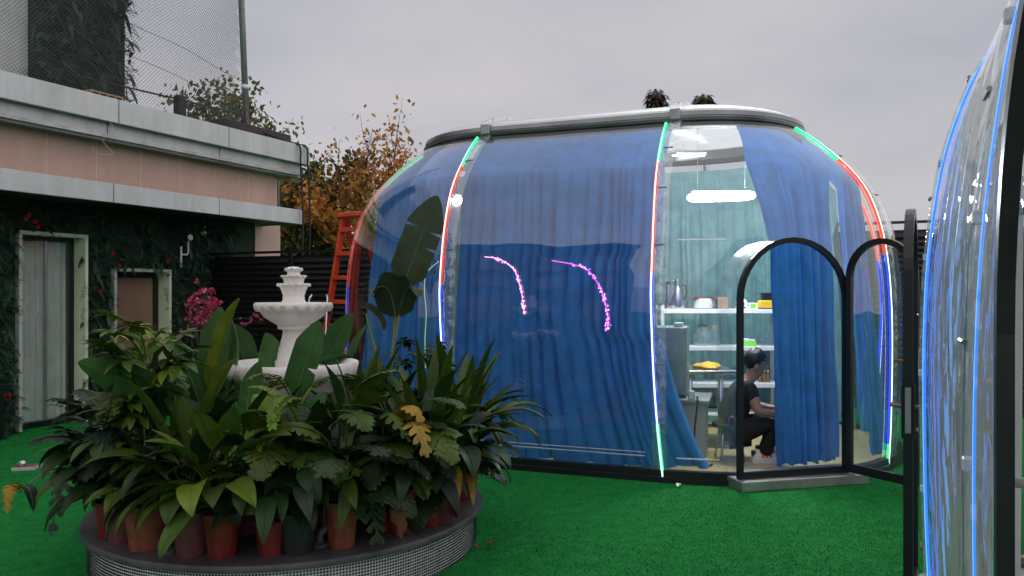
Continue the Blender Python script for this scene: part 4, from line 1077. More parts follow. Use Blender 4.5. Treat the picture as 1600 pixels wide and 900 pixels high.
p = potted('strap-leaved aspidistra in the red pot near the right of the rim', rimpos(680, 821, 1.06), 'pot_red', .24, .105, [('strap', 'leaf_mid', 12, .95, 1.3, .18, .05, .1, 3.1), ('monstera', 'leaf_blue', 5, .7, .9, .3, .15, -.6, 1.4)], 12)
xleaf(p, p.location + Vector((.05, -.03, .25)), at(722, 690, 4.4), at(712, 792, 4.2), .042, 'leaf_yellow', 'strap', .15, 5)
p = potted('aspidistra with yellowing leaves in the rightmost red pot', rimpos(716, 802, 1.07), 'pot_red', .2, .09, [('strap', 'leaf_mid', 13, .9, 1.25, .2, .05, .2, 2.6), ('strap', 'leaf_lime', 4, .9, 1.1, .2, .05, -.2, 1.5)], 13)
xleaf(p, p.location + Vector((.03, -.03, .22)), at(735, 690, 4.5), at(740, 792, 4.3), .036, 'leaf_yellow', 'strap', .2, 5)
p = potted('strap-leaved plant arching out over the turf at the right', rimpos(742, 775, 1.07), 'pot_mauve', .2, .085, [('strap', 'leaf_mid', 12, 1.0, 1.35, .15, .05, .1, 1.7), ('strap', 'leaf_dark', 6, .9, 1.1, .2, .05, -.6, 1.4)], 14)
for k, (px, n_) in enumerate(((172, 2), (208, 2), (294, 3), (343, 3), (420, 3), (466, 3), (537, 2), (626, 2), (680, 2))):
    tgt = min((o for o in bpy.data.objects if o.name.startswith('potted_plant')), key=lambda o: abs(800 + FPX * o.location.x / o.location.y - px))
    bare(tgt, 'droop', ['leaf_mid', 'leaf_dark', 'leaf_blue'][k % 3], n_, CAMAZ, 1.2, .24, .34, .8, 1.15, 80 + k, .2, .03)
    bare(tgt, 'lily', 'leaf_dark', 2, CAMAZ, 1.5, .24, .5, .8, 1.1, 90 + k, .3, .03)
# inner crowd
p = potted('banana-like canna with one huge leaf reaching left over the schefflera', inpos(300, 4.75), 'pot_terra', .25, .13, [('banana', 'leaf_banana', 4, .8, 1.0, .15, .05, 2.2, 1.5), ('lily', 'leaf_mid', 6, 1, 1.3, .2, .05, CAMAZ, 2)], 15)
xleaf(p, at(300, 655, 4.2), at(225, 600, 3.95), at(122, 566, 3.9), .1, 'leaf_banana', 'banana', .1, 3, nb=30, tear=[(20, 0)], fold=.12, twist=1.15)
xleaf(p, at(330, 640, 4.6), at(338, 560, 4.55), at(374, 466, 4.5), .055, 'leaf_lime', 'banana', .15, 4, nb=16, fold=.9)
xleaf(p, at(322, 640, 4.7), at(330, 560, 4.75), at(345, 480, 4.8), .09, 'leaf_banana', 'banana', .1, 5, nb=16, twist=.9)
xleaf(p, at(318, 650, 4.6), at(300, 580, 4.6), at(262, 520, 4.7), .08, 'leaf_banana', 'banana', .1, 6, nb=16, twist=1.1)
xleaf(p, at(345, 640, 4.7), at(390, 560, 4.75), at(362, 500, 4.85), .08, 'leaf_banana', 'banana', .1, 7, nb=16, twist=-1)
xleaf(p, at(320, 665, 4.4), at(335, 620, 4.35), at(368, 560, 4.4), .06, 'leaf_lime', 'banana', .1, 8, nb=16, fold=.8)
p = potted('leafy canna left of the fountain below the pink blossom', inpos(345, 5.35), 'pot_terra', .25, .13, [('banana', 'leaf_banana', 7, .95, 1.2, .15, .05, 1, 3.1)], 16)
xleaf(p, at(380, 620, 5.3), at(395, 550, 5.2), at(352, 505, 5.1), .1, 'leaf_banana', 'banana', .1, 8, nb=16, twist=.8)
xleaf(p, at(395, 640, 5.0), at(440, 575, 5.0), at(415, 520, 4.9), .085, 'leaf_banana', 'banana', .1, 9, nb=16, twist=-.7)
p = potted('young banana plant with a pale-ribbed leaf in front of the fountain', inpos(448, 4.45), 'pot_red', .22, .12, [('lily', 'leaf_mid', 8, .9, 1.2, .2, .05, CAMAZ, 3)], 17)
xleaf(p, at(452, 690, 4.4), at(455, 620, 4.3), at(500, 502, 4.35), .105, 'leaf_banana', 'banana', .38, 3, nb=30, tear=[(12, 0)], fold=.15, twist=1.35)
xleaf(p, at(440, 700, 4.35), at(420, 640, 4.2), at(395, 618, 4.25), .085, 'leaf_lime', 'banana', .1, 4, nb=14, fold=.2, twist=1.2)
xleaf(p, at(450, 700, 4.35), at(480, 650, 4.2), at(510, 612, 4.3), .07, 'leaf_banana', 'banana', .05, 5, nb=14, fold=.2, twist=1.2)
xleaf(p, at(400, 690, 4.4), at(370, 640, 4.4), at(405, 565, 4.5), .085, 'leaf_banana', 'banana', .1, 6, nb=14, fold=.25, twist=.9)
p = potted('dark lily clump behind the front red pots', inpos(385, 4.35), 'pot_mauve', .22, .12, [('lily', 'leaf_dark', 16, 1.0, 1.5, .25, .08, CAMAZ, 3.1)], 18)
p = potted('upright aspidistra clump right of the fountain', inpos(560, 4.7), 'pot_red', .24, .13, [('strap', 'leaf_mid', 20, 1.1, 1.45, .2, .05, 0, 3.1), ('lily', 'leaf_dark', 8, 1, 1.3, .2, .05, CAMAZ, 2.5)], 19)
p = potted('aspidistra clump with brown-tipped leaves below the tall leaf', inpos(655, 4.75), 'pot_red', .24, .13, [('strap', 'leaf_mid', 20, 1.05, 1.4, .2, .05, 0, 3.1), ('lily', 'leaf_dark', 8, 1, 1.3, .2, .05, CAMAZ, 2.5)], 20)
p = potted('yellow-green philodendron in the middle of the right half', inpos(610, 4.4), 'pot_red', .22, .12, [('monstera', 'leaf_mid', 8, .9, 1.25, .25, .15, CAMAZ, 3), ('lobed', 'leaf_dark', 8, .8, 1.1, .25, .15, CAMAZ, 3)], 21)
xleaf(p, at(600, 690, 4.4), at(590, 600, 4.2), at(640, 690, 4.0), .08, 'leaf_mid', 'monstera', .2, 7, nb=30)
p = potted('bird-of-paradise with one tall split leaf against the blue curtain', inpos(606, 5.0), 'pot_terra', .26, .13, [('strap', 'leaf_dark', 6, .9, 1.2, .2, .05, 0, 3.1)], 22)
for (b, c, t) in (((604, 640), (612, 560), (632, 440)), ((600, 640), (590, 560), (572, 490)), ((606, 640), (612, 560), (618, 495))):
    MB().tube([(at(b[0], b[1], 5) - p.location), (at(c[0], c[1], 5) - p.location), (at(t[0], t[1], 5) - p.location)], [.011, .009, .007], 7).build('stalk', M['stem'], p, True)
xleaf(p, at(630, 448, 5), at(650, 390, 4.97), at(683, 306, 5.0), .125, 'leaf_tall', 'banana', .0, 3, nb=60, tear=[(27, 0), (37, 0), (38, 1)], fold=.1, twist=1.45)
xleaf(p, at(618, 500, 4.98), at(610, 420, 4.9), at(578, 460, 4.8), .1, 'leaf_tall', 'banana', .05, 4, nb=14, fold=.25, twist=1.0)
xleaf(p, at(620, 500, 5), at(640, 415, 4.95), at(654, 465, 4.85), .085, 'leaf_tall', 'banana', .05, 5, nb=14, fold=.25, twist=-.8)
xleaf(p, at(600, 520, 5), at(590, 480, 5), at(558, 478, 5), .05, 'leaf_tall', 'banana', .05, 6, nb=14, fold=.4, twist=.6)
p = potted('small-leaved bushy plant behind the aspidistras by the curtain', inpos(655, 5.6), 'pot_red', .24, .12, [('bush', 'leaf_dark', 20, .9, 1.3, .4, .2, 0, 3.1)], 23)
bare(p, 'bush', 'leaf_dark', 60, 0, 3.14, .35, .92, 1, 1.5, 36, .5, .16); canes(p, [(-.1, 0, .85), (.1, .05, .85), (0, -.08, .8)], 10)
p = potted('aspidistra at the right with long leaves bending over the edge', inpos(722, 5.05), 'pot_red', .24, .12, [('strap', 'leaf_mid', 16, 1.05, 1.4, .15, .05, .1, 2.2), ('strap', 'leaf_lime', 4, 1.05, 1.3, .15, .05, .1, 1.6)], 24)
xleaf(p, at(735, 680, 4.95), at(790, 590, 4.9), at(822, 640, 4.85), .035, 'leaf_mid', 'strap', .2, 5); xleaf(p, at(735, 690, 4.95), at(790, 640, 4.8), at(820, 672, 4.75), .034, 'leaf_mid', 'strap', .2, 6); xleaf(p, at(735, 690, 4.9), at(770, 560, 4.9), at(783, 548, 4.95), .03, 'leaf_mid', 'strap', .1, 7)
p = potted('canna behind the fountain reaching towards the dome', inpos(520, 5.65), 'pot_terra', .25, .13, [('banana', 'leaf_banana', 6, .9, 1.15, .15, .05, .6, 2.2)], 25)
xleaf(p, at(505, 600, 5.3), at(515, 540, 5.25), at(552, 490, 5.25), .1, 'leaf_banana', 'banana', .1, 4, nb=16, fold=.15, twist=1.3)
p = potted('lime fern-like plant at the left edge of the planter', rimpos(105, 815, 1.02), 'pot_mauve', .24, .1, [('frill', 'leaf_lime', 8, 1.1, 1.5, .25, .1, 2.4, 1.6), ('monstera', 'leaf_blue', 5, .9, 1.15, .25, .2, 3.0, 1.1)], 26)
xleaf(p, p.location + Vector((0, 0, .45)), at(95, 610, 4.5), at(62, 640, 4.45), .045, 'leaf_lime', 'frill', .1, 4, nb=48, wave=.6)
xleaf(p, p.location + Vector((0, 0, .3)), at(45, 722, 4.3), at(28, 775, 4.25), .004, 'stem', 'strap', .97, 4)
xleaf(p, at(30, 760, 4.25), at(8, 745, 4.2), at(12, 802, 4.15), .05, 'leaf_yellow', 'monstera', .02, 5, nb=24)
xleaf(p, at(32, 762, 4.25), at(50, 750, 4.2), at(52, 800, 4.2), .035, 'leaf_blue', 'lily', .02, 5, nb=12)
xleaf(p, p.location + Vector((0, 0, .3)), at(95, 690, 4.3), at(80, 838, 4.1), .1, 'leaf_blue', 'lobed', .3, 6, nb=40, wave=.06)
xleaf(p, p.location + Vector((0, 0, .35)), at(110, 640, 4.3), at(92, 748, 4.1), .1, 'leaf_blue', 'monstera', .25, 7, nb=30)
for (tx, key, m, n_, zl, zh, sd) in ((208, 'scheff', 'leaf_mid', 14, .3, .7, 101), (294, 'banana', 'leaf_mid', 3, .2, .25, 102), (420, 'lobed', 'leaf_mid', 4, .25, .5, 103), (537, 'monstera', 'leaf_mid', 5, .3, .6, 104), (626, 'lobed', 'leaf_mid', 4, .3, .6, 105), (146, 'monstera', 'leaf_blue', 4, .3, .5, 106)):
    tgt = min((o for o in bpy.data.objects if o.name.startswith('potted_plant')), key=lambda o: abs(800 + FPX * o.location.x / o.location.y - tx) + o.location.y * 40)
    bare(tgt, key, m, n_, CAMAZ, 1.6, zl, zh, .8, 1.1, sd, .3, .03)
# extra dense undergrowth at the back so the crowd reads full
for k, (px, Y, lab) in enumerate(((250, 5.15, 'leafy lily half hidden at the back left of the planter'), (590, 5.5, 'leafy lily half hidden at the back right of the planter'), (480, 4.25, 'low dark lily between the black pot and the fountain'), (235, 4.5, 'low dark lily between the schefflera stems'), (690, 4.55, 'low dark lily under the arching aspidistras'))):
    potted(lab, inpos(px, Y), 'pot_mauve', .2, .1, [('lily', 'leaf_dark', 18, .9, 1.3, .3, .12, 0, 3.1), ('lobed', 'leaf_dark', 6, .7, 1, .3, .2, CAMAZ, 2.5)], 60 + k)
# pink blossom branch
pk = empty('pink_blossom', inpos(330, 5.75)); tag(pk, 'artificial pink blossom branch standing left of the fountain', 'blossom branch')
rb = random.Random(3); fl = MB(); stm = MB()
tips_ = [(318, 452), (330, 456), (307, 470), (322, 470), (336, 474), (300, 485), (312, 490), (326, 488), (340, 492), (305, 505), (318, 506), (332, 503), (298, 512), (310, 475), (328, 480), (316, 498), (338, 484), (322, 512)]
for (x, y) in tips_:
    q = at(x, y, 5.75 + rb.uniform(-.12, .12)) - pk.location; stm.tube([(0, 0, .1), tuple(q * .6 + Vector((rb.uniform(-.03, .03), 0, .0))), tuple(q)], .004, 4)
    for _ in range(6): blossom(rb, fl, q + Vector((rb.gauss(0, .025), rb.gauss(0, .03), rb.gauss(0, .03))), 7, .024)
for k in range(14):
    q = at(375 + k * 2.6, 500 + 8 * math.sin(k * .5) + rb.uniform(-3, 3), 5.8) - pk.location; blossom(rb, fl, q, 6, .018)
stm.tube([tuple(at(335, 500, 5.78) - pk.location), tuple(at(385, 498, 5.8) - pk.location), tuple(at(412, 505, 5.8) - pk.location)], .003, 4)
stm.build('twigs', M['bark'], pk); fl.build('petals', M['pink_flower'], pk)
MB().lathe([(.08, 0), (.1, .2), (.1, .22)], 16).build('pot', M['pot_mauve'], pk)
# spigots on the rim
for (px, py, lab) in ((262, 862, 'grey pipe elbow on the rim between the terracotta and dusty red pots'), (500, 852, 'grey pipe elbow on the rim right of the black pot')):
    sp = empty('pipe_elbow', rimpos(px, py, 1.12), .4); tag(sp, lab, 'pipe fitting', 'pipe fittings on the planter rim')
    mb = MB(); mb.lathe([(.05, 0), (.05, .012), (.03, .018), (.022, .02)], 16); mb.tube([(0, 0, .01), (0, 0, .05), (.01, 0, .07), (.04, 0, .085)], [.02, .02, .024, .022], 10); mb.tube([(-.035, .02, .01), (-.035, .02, .06)], [.018, .014], 8)
    autosmooth(mb.build('elbow', M['grey_pvc'], sp))

# ------------------------------------------------------------------ inside the dome
def outline2(r, H, n=24):
    return [(-H, -r), (H, -r)] + [(H + r * math.sin(a), -r * math.cos(a)) for a in np.linspace(0, math.pi, n)[1:]] + [(-H - r * math.sin(a), -r * math.cos(a)) for a in np.linspace(math.pi, 0, n)[:-1]]
for nm, Mx, H_ in (('dome_floor', DOME_M, DL / 2), ('dome_floor', NEAR_M, DL)):
    o2 = outline2(1.985, H_); n_ = len(o2); v = [(x, y, .05) for x, y in o2] + [(x, y, .004) for x, y in o2]
    f = [tuple(range(n_))] + [(i, (i + 1) % n_, n_ + (i + 1) % n_, n_ + i) for i in range(n_)]
    o = obj(nm, mesh(nm, v, f, M['floor_in'] if H_ < 1.5 else M['grey_panel'])); o.matrix_world = Mx; tag(o, kind='structure')

RC = rho(2.72) - .075
def spath(s, r, z):
    """point at arc-length s along the curtain line (0 = left seam, DL = right seam), local dome space"""
    H = DL / 2
    if s < 0:
        a = -s / RC
        if a > math.pi: return Vector((-H + (a - math.pi) * RC, r, z))
        return Vector((-H - r * math.sin(a), -r * math.cos(a), z))
    if s > DL:
        a = (s - DL) / RC
        if a > math.pi: return Vector((H - (a - math.pi) * RC, r, z))
        return Vector((H + r * math.sin(a), -r * math.cos(a), z))
    return Vector((-H + s, -r, z))
def rc(z, flare=.0): return rho(z) - .075 if z > 2.72 else RC + flare * (1 - z / 2.72)
def pxof(p):
    w = DOME_M @ p; return 800 + FPX * w.x / w.y
def s_at(px, z, lo, hi):
    best = min(np.linspace(lo, hi, 160), key=lambda s: abs(pxof(spath(s, rc(z), z)) - px)); return float(best)
def curtain(label, s0, s1, zt, zb_, seed, m='curtain', amp=.06, per=.12, group='blue curtains lining the dome', flare=.26, hem=None):
    r = random.Random(seed); zs = np.concatenate([np.linspace(zb_, 2.72, 26), np.linspace(2.76, zt, 8)]); Lm = abs(s1(1.2) - s0(1.2)); nu = int(Lm / per * 9)
    ph = [r.uniform(0, 6.3) for _ in range(6)]; v = []; f = []
    # irregular pleats: cumulative random widths
    wd = np.cumsum([r.uniform(.5, 1.7) for _ in range(int(Lm / per) + 3)]); wd /= wd[-1]
    am_ = [r.uniform(.35, 1.3) for _ in wd]
    for z in zs:
        a, b = s0(z), s1(z); k = min(1, max(.25, (3.35 - z) / 1.1))
        for i in range(nu + 1):
            u = i / nu; w = u + .006 * math.sin(z * 1.3 + ph[0] + u * 9) + .004 * math.sin(z * 3.1 + ph[1] + u * 31)
            w = min(.9999, max(0, w)); j = int(np.searchsorted(wd, w)); lo = wd[j - 1] if j else 0; fr = (w - lo) / max(1e-6, wd[j] - lo)
            off = amp * am_[j] * k * (.6 - abs(2 * fr - 1) ** 4 * 1.3) + .012 * math.sin(u * 23 + ph[2]) + .008 * math.sin(z * 5 + u * 40 + ph[3]) * k
            if z > 2.72: off *= .5
            zz = z
            if z == zs[0]: zz = z + .012 * math.sin(u * 37 + ph[4]) + (hem(u) if hem else 0)
            v.append(spath(a + (b - a) * u, rc(z, flare) + off - .02, zz))
    n = nu + 1
    for j in range(len(zs) - 1):
        for i in range(nu): f.append((j * n + i, j * n + i + 1, j * n + n + i + 1, j * n + n + i))
    o = obj('curtain', mesh('curtain', v, f, M[m], True)); o.matrix_world = DOME_M; tag(o, label, 'curtain', group); return o
cf = DL / 1.0
curtain('blue curtain across the front left of the dome, behind the fountain', lambda z: -RC * R_(100), lambda z: -.12, 3.2, .09, 1)
curtain('wide blue curtain in the middle front panel of the dome', lambda z: -.05, lambda z: DL - .03 + (.42 * (1 - z / 1.4) ** 1.6 if z < 1.4 else 0) - (.05 if 1.2 < z < 1.9 else 0), 3.2, .075, 2, hem=lambda u: .09 * max(0, u - .75) * 2)
zk = [0, 2.0, 2.4, 2.75, 3.25]; sk = [s_at(px, z, DL, DL + RC * 1.2) for z, px in zip((.8, 2.0, 2.4, 2.75, 3.2), (1208, 1206, 1188, 1165, 1150))]
curtain('blue curtain drawn aside in the doorway of the dome', lambda z: float(np.interp(z, zk, sk)), lambda z: DL + RC * R_(57), 3.2, .09, 3, flare=.10)
curtain('blue curtain at the right end of the dome, beyond the door', lambda z: DL + RC * R_(66), lambda z: DL + RC * R_(112), 3.2, .09, 4)
curtain('teal curtain along the back of the dome, behind the shelves', lambda z: DL + RC * R_(116), lambda z: DL + RC * math.pi + DL * 1.02, 3.1, .09, 5, m='curtain_teal')
curtain('teal curtain at the back left of the dome', lambda z: -RC * R_(178), lambda z: -RC * R_(104), 3.1, .09, 6, m='curtain_teal')

# lamps in the dome, and a lamp reflection modelled as a tube
def batten_lamp(label, a, b, r, m, name='tube_lamp_or_reflection', hz=.02):
    a = Vector(a); b = Vector(b); root = empty(name, a); tag(root, label, 'lamp'); d = b - a
    MB().tube([(0, 0, 0), d * .03, d * .12, d * .5, d * .88, d * .97, d], [r * .25, r * .7, r, r, r, r * .7, r * .25], 14).build('tube', M[m], root, True)
    MB().box((.05, -.02, r * .97), (d.x - .05, .02, r + .025), 0, .005).build('housing', M['white_metal'], root)
    for t in (.15, .85): MB().tube([d * t + Vector((0, 0, r)), d * t + Vector((0, 0, 3.5 - a.z))], .0018, 5).build('wire', M['cable_white'], root)
batten_lamp('bright white tube lamp hanging above the shelves', at(1074, 309, 7.9), at(1180, 305, 7.9), .048, 'tube')
batten_lamp('thin dim reflection of the tube lamp near the dome roof, built as a glowing tube', at(1050, 243, 9.4), at(1160, 242, 9.4), .014, 'tube_reflection')  # mirror image of the lamp, added as a second glowing tube
fl_ = main.pt('F', -DL / 2, 2.47, -.03); fw_ = DOME_M @ fl_
sp = empty('spot_lamp', fw_, -YAW); tag(sp, 'small glaring white spot lamp at the left seam of the dome', 'lamp')
MB().lathe([(.05, 0), (.05, .006), (.001, .012)], 20).build('lens', M['flood'], sp, True, rot=(R_(90), 0, 0)); MB().lathe([(.001, -.014), (.058, -.012), (.058, .02), (.051, .02), (.051, -.004), (.001, -.006)], 20).build('housing', M['alu_dull'], sp, True, rot=(R_(90), 0, 0), loc=(0, .002, 0))

# reflected lights modelled as glowing strings, and a hanging light wire
def strings(label, pts, Y, ms, amp, seed, nb, name='string_or_reflection'):
    r = random.Random(seed); P = catmull([tuple(at(x, y, Y + k * 0)) for k, (x, y) in enumerate(pts)], 8)
    root = empty(name, P[0]); tag(root, label, 'string lights'); b0 = Vector(P[0])
    MB().tube([Vector(q) - b0 for q in P], .0022, 4).build('wire', M['cable_white'], root)
    for m in ms:
        mb = MB()
        for k in range(nb // len(ms)):
            t = r.random() ** .8; q = Vector(P[min(len(P) - 1, int((.12 + .88 * t) * (len(P) - 1)))]) - b0 + Vector((r.gauss(0, amp), r.gauss(0, amp * .5), r.gauss(0, amp)))
            mb.lathe([(.0005, -.006), (.005, -.003), (.005, .003), (.0005, .006)], 5, q)
        mb.build('bulbs', M[m], root)
def surfY(px, py, off=.03):
    """depth of the dome's front panel seen at this pixel"""
    Y = 7.0
    for _ in range(30):
        p = at(px, py, Y); q = loc_(p); tgt = -(rho(min(3.2, max(0, q.z))) + off); Y += (tgt - q.y) * .8
    return Y
def on_panel(pts, off=.03): return [(x, y, surfY(x, y, off)) for x, y in pts]
def strings3(label, pts, ms, amp, seed, nb, off=.03):
    r = random.Random(seed); P = catmull([tuple(at(x, y, Y)) for x, y, Y in on_panel(pts, off)], 10)
    root = empty('string_or_reflection', P[0]); tag(root, label, 'string lights', 'string lights on the dome'); b0 = Vector(P[0])
    MB().tube([Vector(q) - b0 for q in P], .003, 4).build('wire', M[ms[0]], root)
    if nb:
        for m in ms:
            mb = MB()
            for k in range(nb // len(ms)):
                t = r.random(); q = Vector(P[int((.1 + .9 * t ** .7) * (len(P) - 1))]) - b0 + Vector((r.gauss(0, amp * (.3 + t)), r.gauss(0, amp * .3), r.gauss(0, amp)))
                mb.lathe([(.0005, -.007), (.0055, -.003), (.0055, .003), (.0005, .007)], 5, q)
            mb.build('reflection_dots', M[m], root)
strings3('short pink reflection on the left of the middle panel, built as a glowing string', [(757, 401), (780, 405), (802, 420), (812, 445), (817, 470), (819, 491)], ['pink_reflection'], .008, 1, 70)  # reflected coloured lights, built as glowing beads on the panel
strings3('longer purple reflection on the right of the middle panel, built as a glowing string', [(862, 407), (895, 413), (918, 422), (935, 445), (945, 472), (950, 500), (948, 516)], ['purple_reflection', 'pink_reflection'], .010, 2, 90)
strings3('thin yellow-green light wire left of the left seam', [(686, 408), (668, 425), (663, 450), (666, 490), (664, 530), (665, 575)], ['greenlight'], 0, 3, 0)

# shelving and the things on it
SY = 8.75
rk = empty('shelf_rack', at(1035, HOR, SY) * Vector((1, 1, 0)) + Vector((0, 0, .05))); tag(rk, 'white metal shelf rack along the back of the dome', 'shelf rack')
X0, X1 = 0, (1225 - 1035) / FPX * SY
ZSH = [HC - (y - HOR) / FPX * SY - .05 for y in (483, 541, 599)] + [.16]
for z in ZSH: MB().box((X0, 0, z - .05), (X1, .4, z), 0, .004).build('shelf', M['white_metal'], rk)
for x in (X0, X1):
    for y in (0, .4): MB().box((x - .018, y - .018, 0), (x + .018, y + .018, ZSH[0] + .05)).build('upright', M['white_metal'], rk)
def on_shelf(px, k, dy=.12): return Vector(((px - 800) / FPX * (SY + dy), SY + dy, ZSH[k] + .05))
def item(name, label, cat, pos, parts, rz=0, group='things kept on the shelves'):
    if len(parts) == 1:
        pn, mb, m = parts[0]; o = autosmooth(mb.build(name, m, None, loc=pos, rot=(0, 0, rz))); tag(o, label, cat, group); return o
    root = empty(name, pos, rz); tag(root, label, cat, group)
    for pn, mb, m in parts: autosmooth(mb.build(pn, m, root))
    return root
item('thermos_jug', 'polished steel thermos jug on the top shelf', 'jug', on_shelf(1058, 0), [('body', MB().lathe([(.075, 0), (.085, .02), (.085, .12), (.05, .24), (.035, .28), (.045, .32), (.04, .34), (.015, .35)], 20), M['steel']), ('handle', MB().tube([(.05, 0, .28), (.1, 0, .27), (.11, 0, .18), (.085, 0, .1)], .01, 6), M['black_plastic']), ('spout', MB().tube([(-.03, 0, .29), (-.06, 0, .33)], [.014, .01], 6), M['steel'])])
item('steel_canister', 'tall narrow steel canister left of the thermos jug', 'canister', on_shelf(1044, 0), [('body', MB().lathe([(.03, 0), (.032, .01), (.032, .27), (.03, .28)], 16), M['steel']), ('lid', MB().lathe([(.034, .28), (.034, .31), (.01, .32)], 16), M['black_plastic'])])
item('rice_cooker', 'white cooker with papers on its lid on the top shelf', 'cooker', on_shelf(1098, 0), [('body', MB().lathe([(.09, 0), (.11, .01), (.115, .11), (.1, .12)], 20), M['white_plastic']), ('papers', MB().box((-.16, -.09, .121), (.13, .09, .128)).box((-.1, -.07, .129), (.15, .08, .14)), M['pot_mauve']), ('handle', MB().box((.112, -.02, .03), (.14, .02, .1), 0, .006), M['white_plastic'])])
item('paper_bag', 'beige paper carton behind the door collar on the top shelf', 'carton', on_shelf(1128, 0), [('body', MB().box((-.06, -.05, 0), (.06, .05, .13), 0, .004).box((-.05, -.045, .13), (.05, .045, .14)), M['brick'])])
item('tape_dispenser', 'white tape dispenser on the top shelf inside the doorway', 'dispenser', on_shelf(1159, 0), [('body', MB().tube([(0, -.03, .06), (0, .03, .06)], .06, 20).box((-.07, -.03, 0), (.07, .03, .03), 0, .005), M['white_plastic']), ('hub', MB().tube([(0, -.034, .06), (0, .034, .06)], .022, 12), M['black_plastic'])])
item('green_box', 'small green and white box on the top shelf', 'box', on_shelf(1176, 0), [('body', MB().box((-.05, -.04, 0), (.05, .04, .07), 0, .004), M['white_plastic']), ('label_panel', MB().box((-.035, -.043, .01), (.02, -.0401, .06)), M['lime'])])
item('kitchen_scale', 'yellow case with a black clamp on the top shelf', 'case', on_shelf(1197, 0, .08), [('body', MB().box((-.09, -.06, 0), (.09, .06, .1), 0, .012), M['yellow']), ('clamp', MB().box((-.05, -.03, .1), (.06, .03, .17), 0, .006).box((-.07, -.035, .165), (.07, .035, .185), 0, .004), M['black_plastic']), ('foot', MB().box((-.092, -.062, 0), (.092, .062, .012)), M['black_plastic'])])
item('lime_container', 'lime green tray of packets on the middle shelf', 'tray', on_shelf(1166, 1), [('body', MB().box((-.1, -.06, 0), (.1, .06, .05), 0, .006), M['lime']), ('packets', MB().box((-.09, -.05, .05), (-.03, .05, .075), 0, .004).box((-.025, -.05, .05), (.03, .05, .08), 0, .004).box((.035, -.05, .05), (.09, .05, .072), 0, .004), M['white_plastic'])])
item('glass_box', 'clear glass box on the middle shelf by the curtain', 'box', on_shelf(1200, 1), [('body', MB().box((-.1, -.08, 0), (.1, .08, .15), 0, .004), M['panel_door']), ('rack', MB().tube([(-.08, 0, .1), (.08, 0, .12)], .004, 5).tube([(-.08, .03, .06), (.08, .02, .05)], .004, 5).tube([(-.07, 0, .01), (-.02, 0, .14)], .004, 5), M['steel'])])
item('glass_jar', 'round clear glass jar on the middle shelf', 'jar', on_shelf(1098, 1), [('body', MB().lathe([(.06, 0), (.11, .03), (.11, .12), (.05, .2), (.05, .22)], 20), M['band']), ('lid', MB().lathe([(.055, .22), (.055, .24), (.01, .26)], 16), M['steel'])])
item('glass_jar', 'narrow clear glass jar with cork lid on the middle shelf', 'jar', on_shelf(1117, 1), [('body', MB().lathe([(.05, 0), (.055, .01), (.055, .18), (.045, .2)], 20), M['band']), ('lid', MB().lathe([(.045, .2), (.045, .225), (.04, .23)], 16), M['brick'])])
for k, px in enumerate((1188, 1194, 1200)):
    item('bottle', ['leftmost', 'middle', 'rightmost'][k] + ' of three small golden bottles on the low shelf by the curtain', 'bottle', on_shelf(px, 3, .1) + Vector((0, 0, 0)) if False else on_shelf(px, 2, .1) - Vector((0, 0, .39 - .0)) if False else on_shelf(px, 2, .1), [('body', MB().lathe([(.018, 0), (.02, .01), (.02, .08), (.008, .1), (.008, .12)], 12), M['brown_plastic']), ('cap', MB().lathe([(.01, .12), (.01, .135), (.006, .14)], 10), M['yellow'])])
# steel work table with yellow cloth, cabinet, oven, power strip and cable
tb = empty('steel_table', at(1115, HOR, 7.95) * Vector((1, 1, 0)) + Vector((0, 0, .05))); tag(tb, 'stainless steel work table behind the oven', 'table')
MB().box((-.32, -.25, .72), (.17, .3, .76), 0, .006).build('table_top', M['steel'], tb)
for x in (-.29, .02): MB().tube([(x, -.2, 0), (x, -.2, .72)], .025, 10).build('leg', M['steel'], tb, True)
for x in (-.29, .14): MB().tube([(x, .26, 0), (x, .26, .72)], .025, 10).build('leg', M['steel'], tb, True)
MB().box((-.3, -.22, .2), (.15, .27, .225), 0, .004).build('lower_shelf', M['steel'], tb)
item('yellow_cloth', 'folded yellow cloth on the steel table', 'cloth', tb.location + Vector((-.06, 0, .76)), [('cloth', MB().lathe([(.13, 0), (.135, .02), (.1, .045), (.05, .05), (.001, .06)], 18, wob=lambda i, a, r, z: (r * (1 + .2 * math.sin(3 * a)), z * (1 + .2 * math.sin(2 * a + 1)))), M['yellow'])])
cb = empty('cabinet', at(1085, HOR, 7.12) * Vector((1, 1, 0)) + Vector((0, 0, .05)), -.3); tag(cb, 'white cabinet with a grey worktop under the oven', 'cabinet')
MB().box((-.42, 0, 0), (.1, .5, .52), 0, .004).build('body', M['grey_panel'], cb); MB().box((-.45, -.05, .52), (.14, .53, .555), 0, .006).build('worktop', M['alu_dull'], cb)
ov = empty('oven', cb.location + Vector((-.17, .12, .556)), -.3); tag(ov, 'stainless box oven with perforated side on the cabinet', 'oven')
MB().box((-.24, 0, .02), (.12, .38, .66), 0, .008).build('body', M['alu_dull'], ov)
pf = MB()
for i in range(3):
    for j in range(14): pf.box((-.16 + i * .022, -.003, .12 + j * .022), (-.15 + i * .022, -.0005, .13 + j * .022))
for i in range(2):
    for j in range(3): pf.box((-.2 + i * .022, -.003, .52 + j * .022), (-.19 + i * .022, -.0005, .53 + j * .022))
pf.build('vent_holes', M['black_plastic'], ov)
for x in (-.2, .09): MB().box((x - .02, .03, 0), (x + .02, .07, .02)).build('foot', M['black_plastic'], ov)
MB().box((.08, .05, .66), (.0, .2, .70), 0, .004).build('tray', M['white_plastic'], ov)
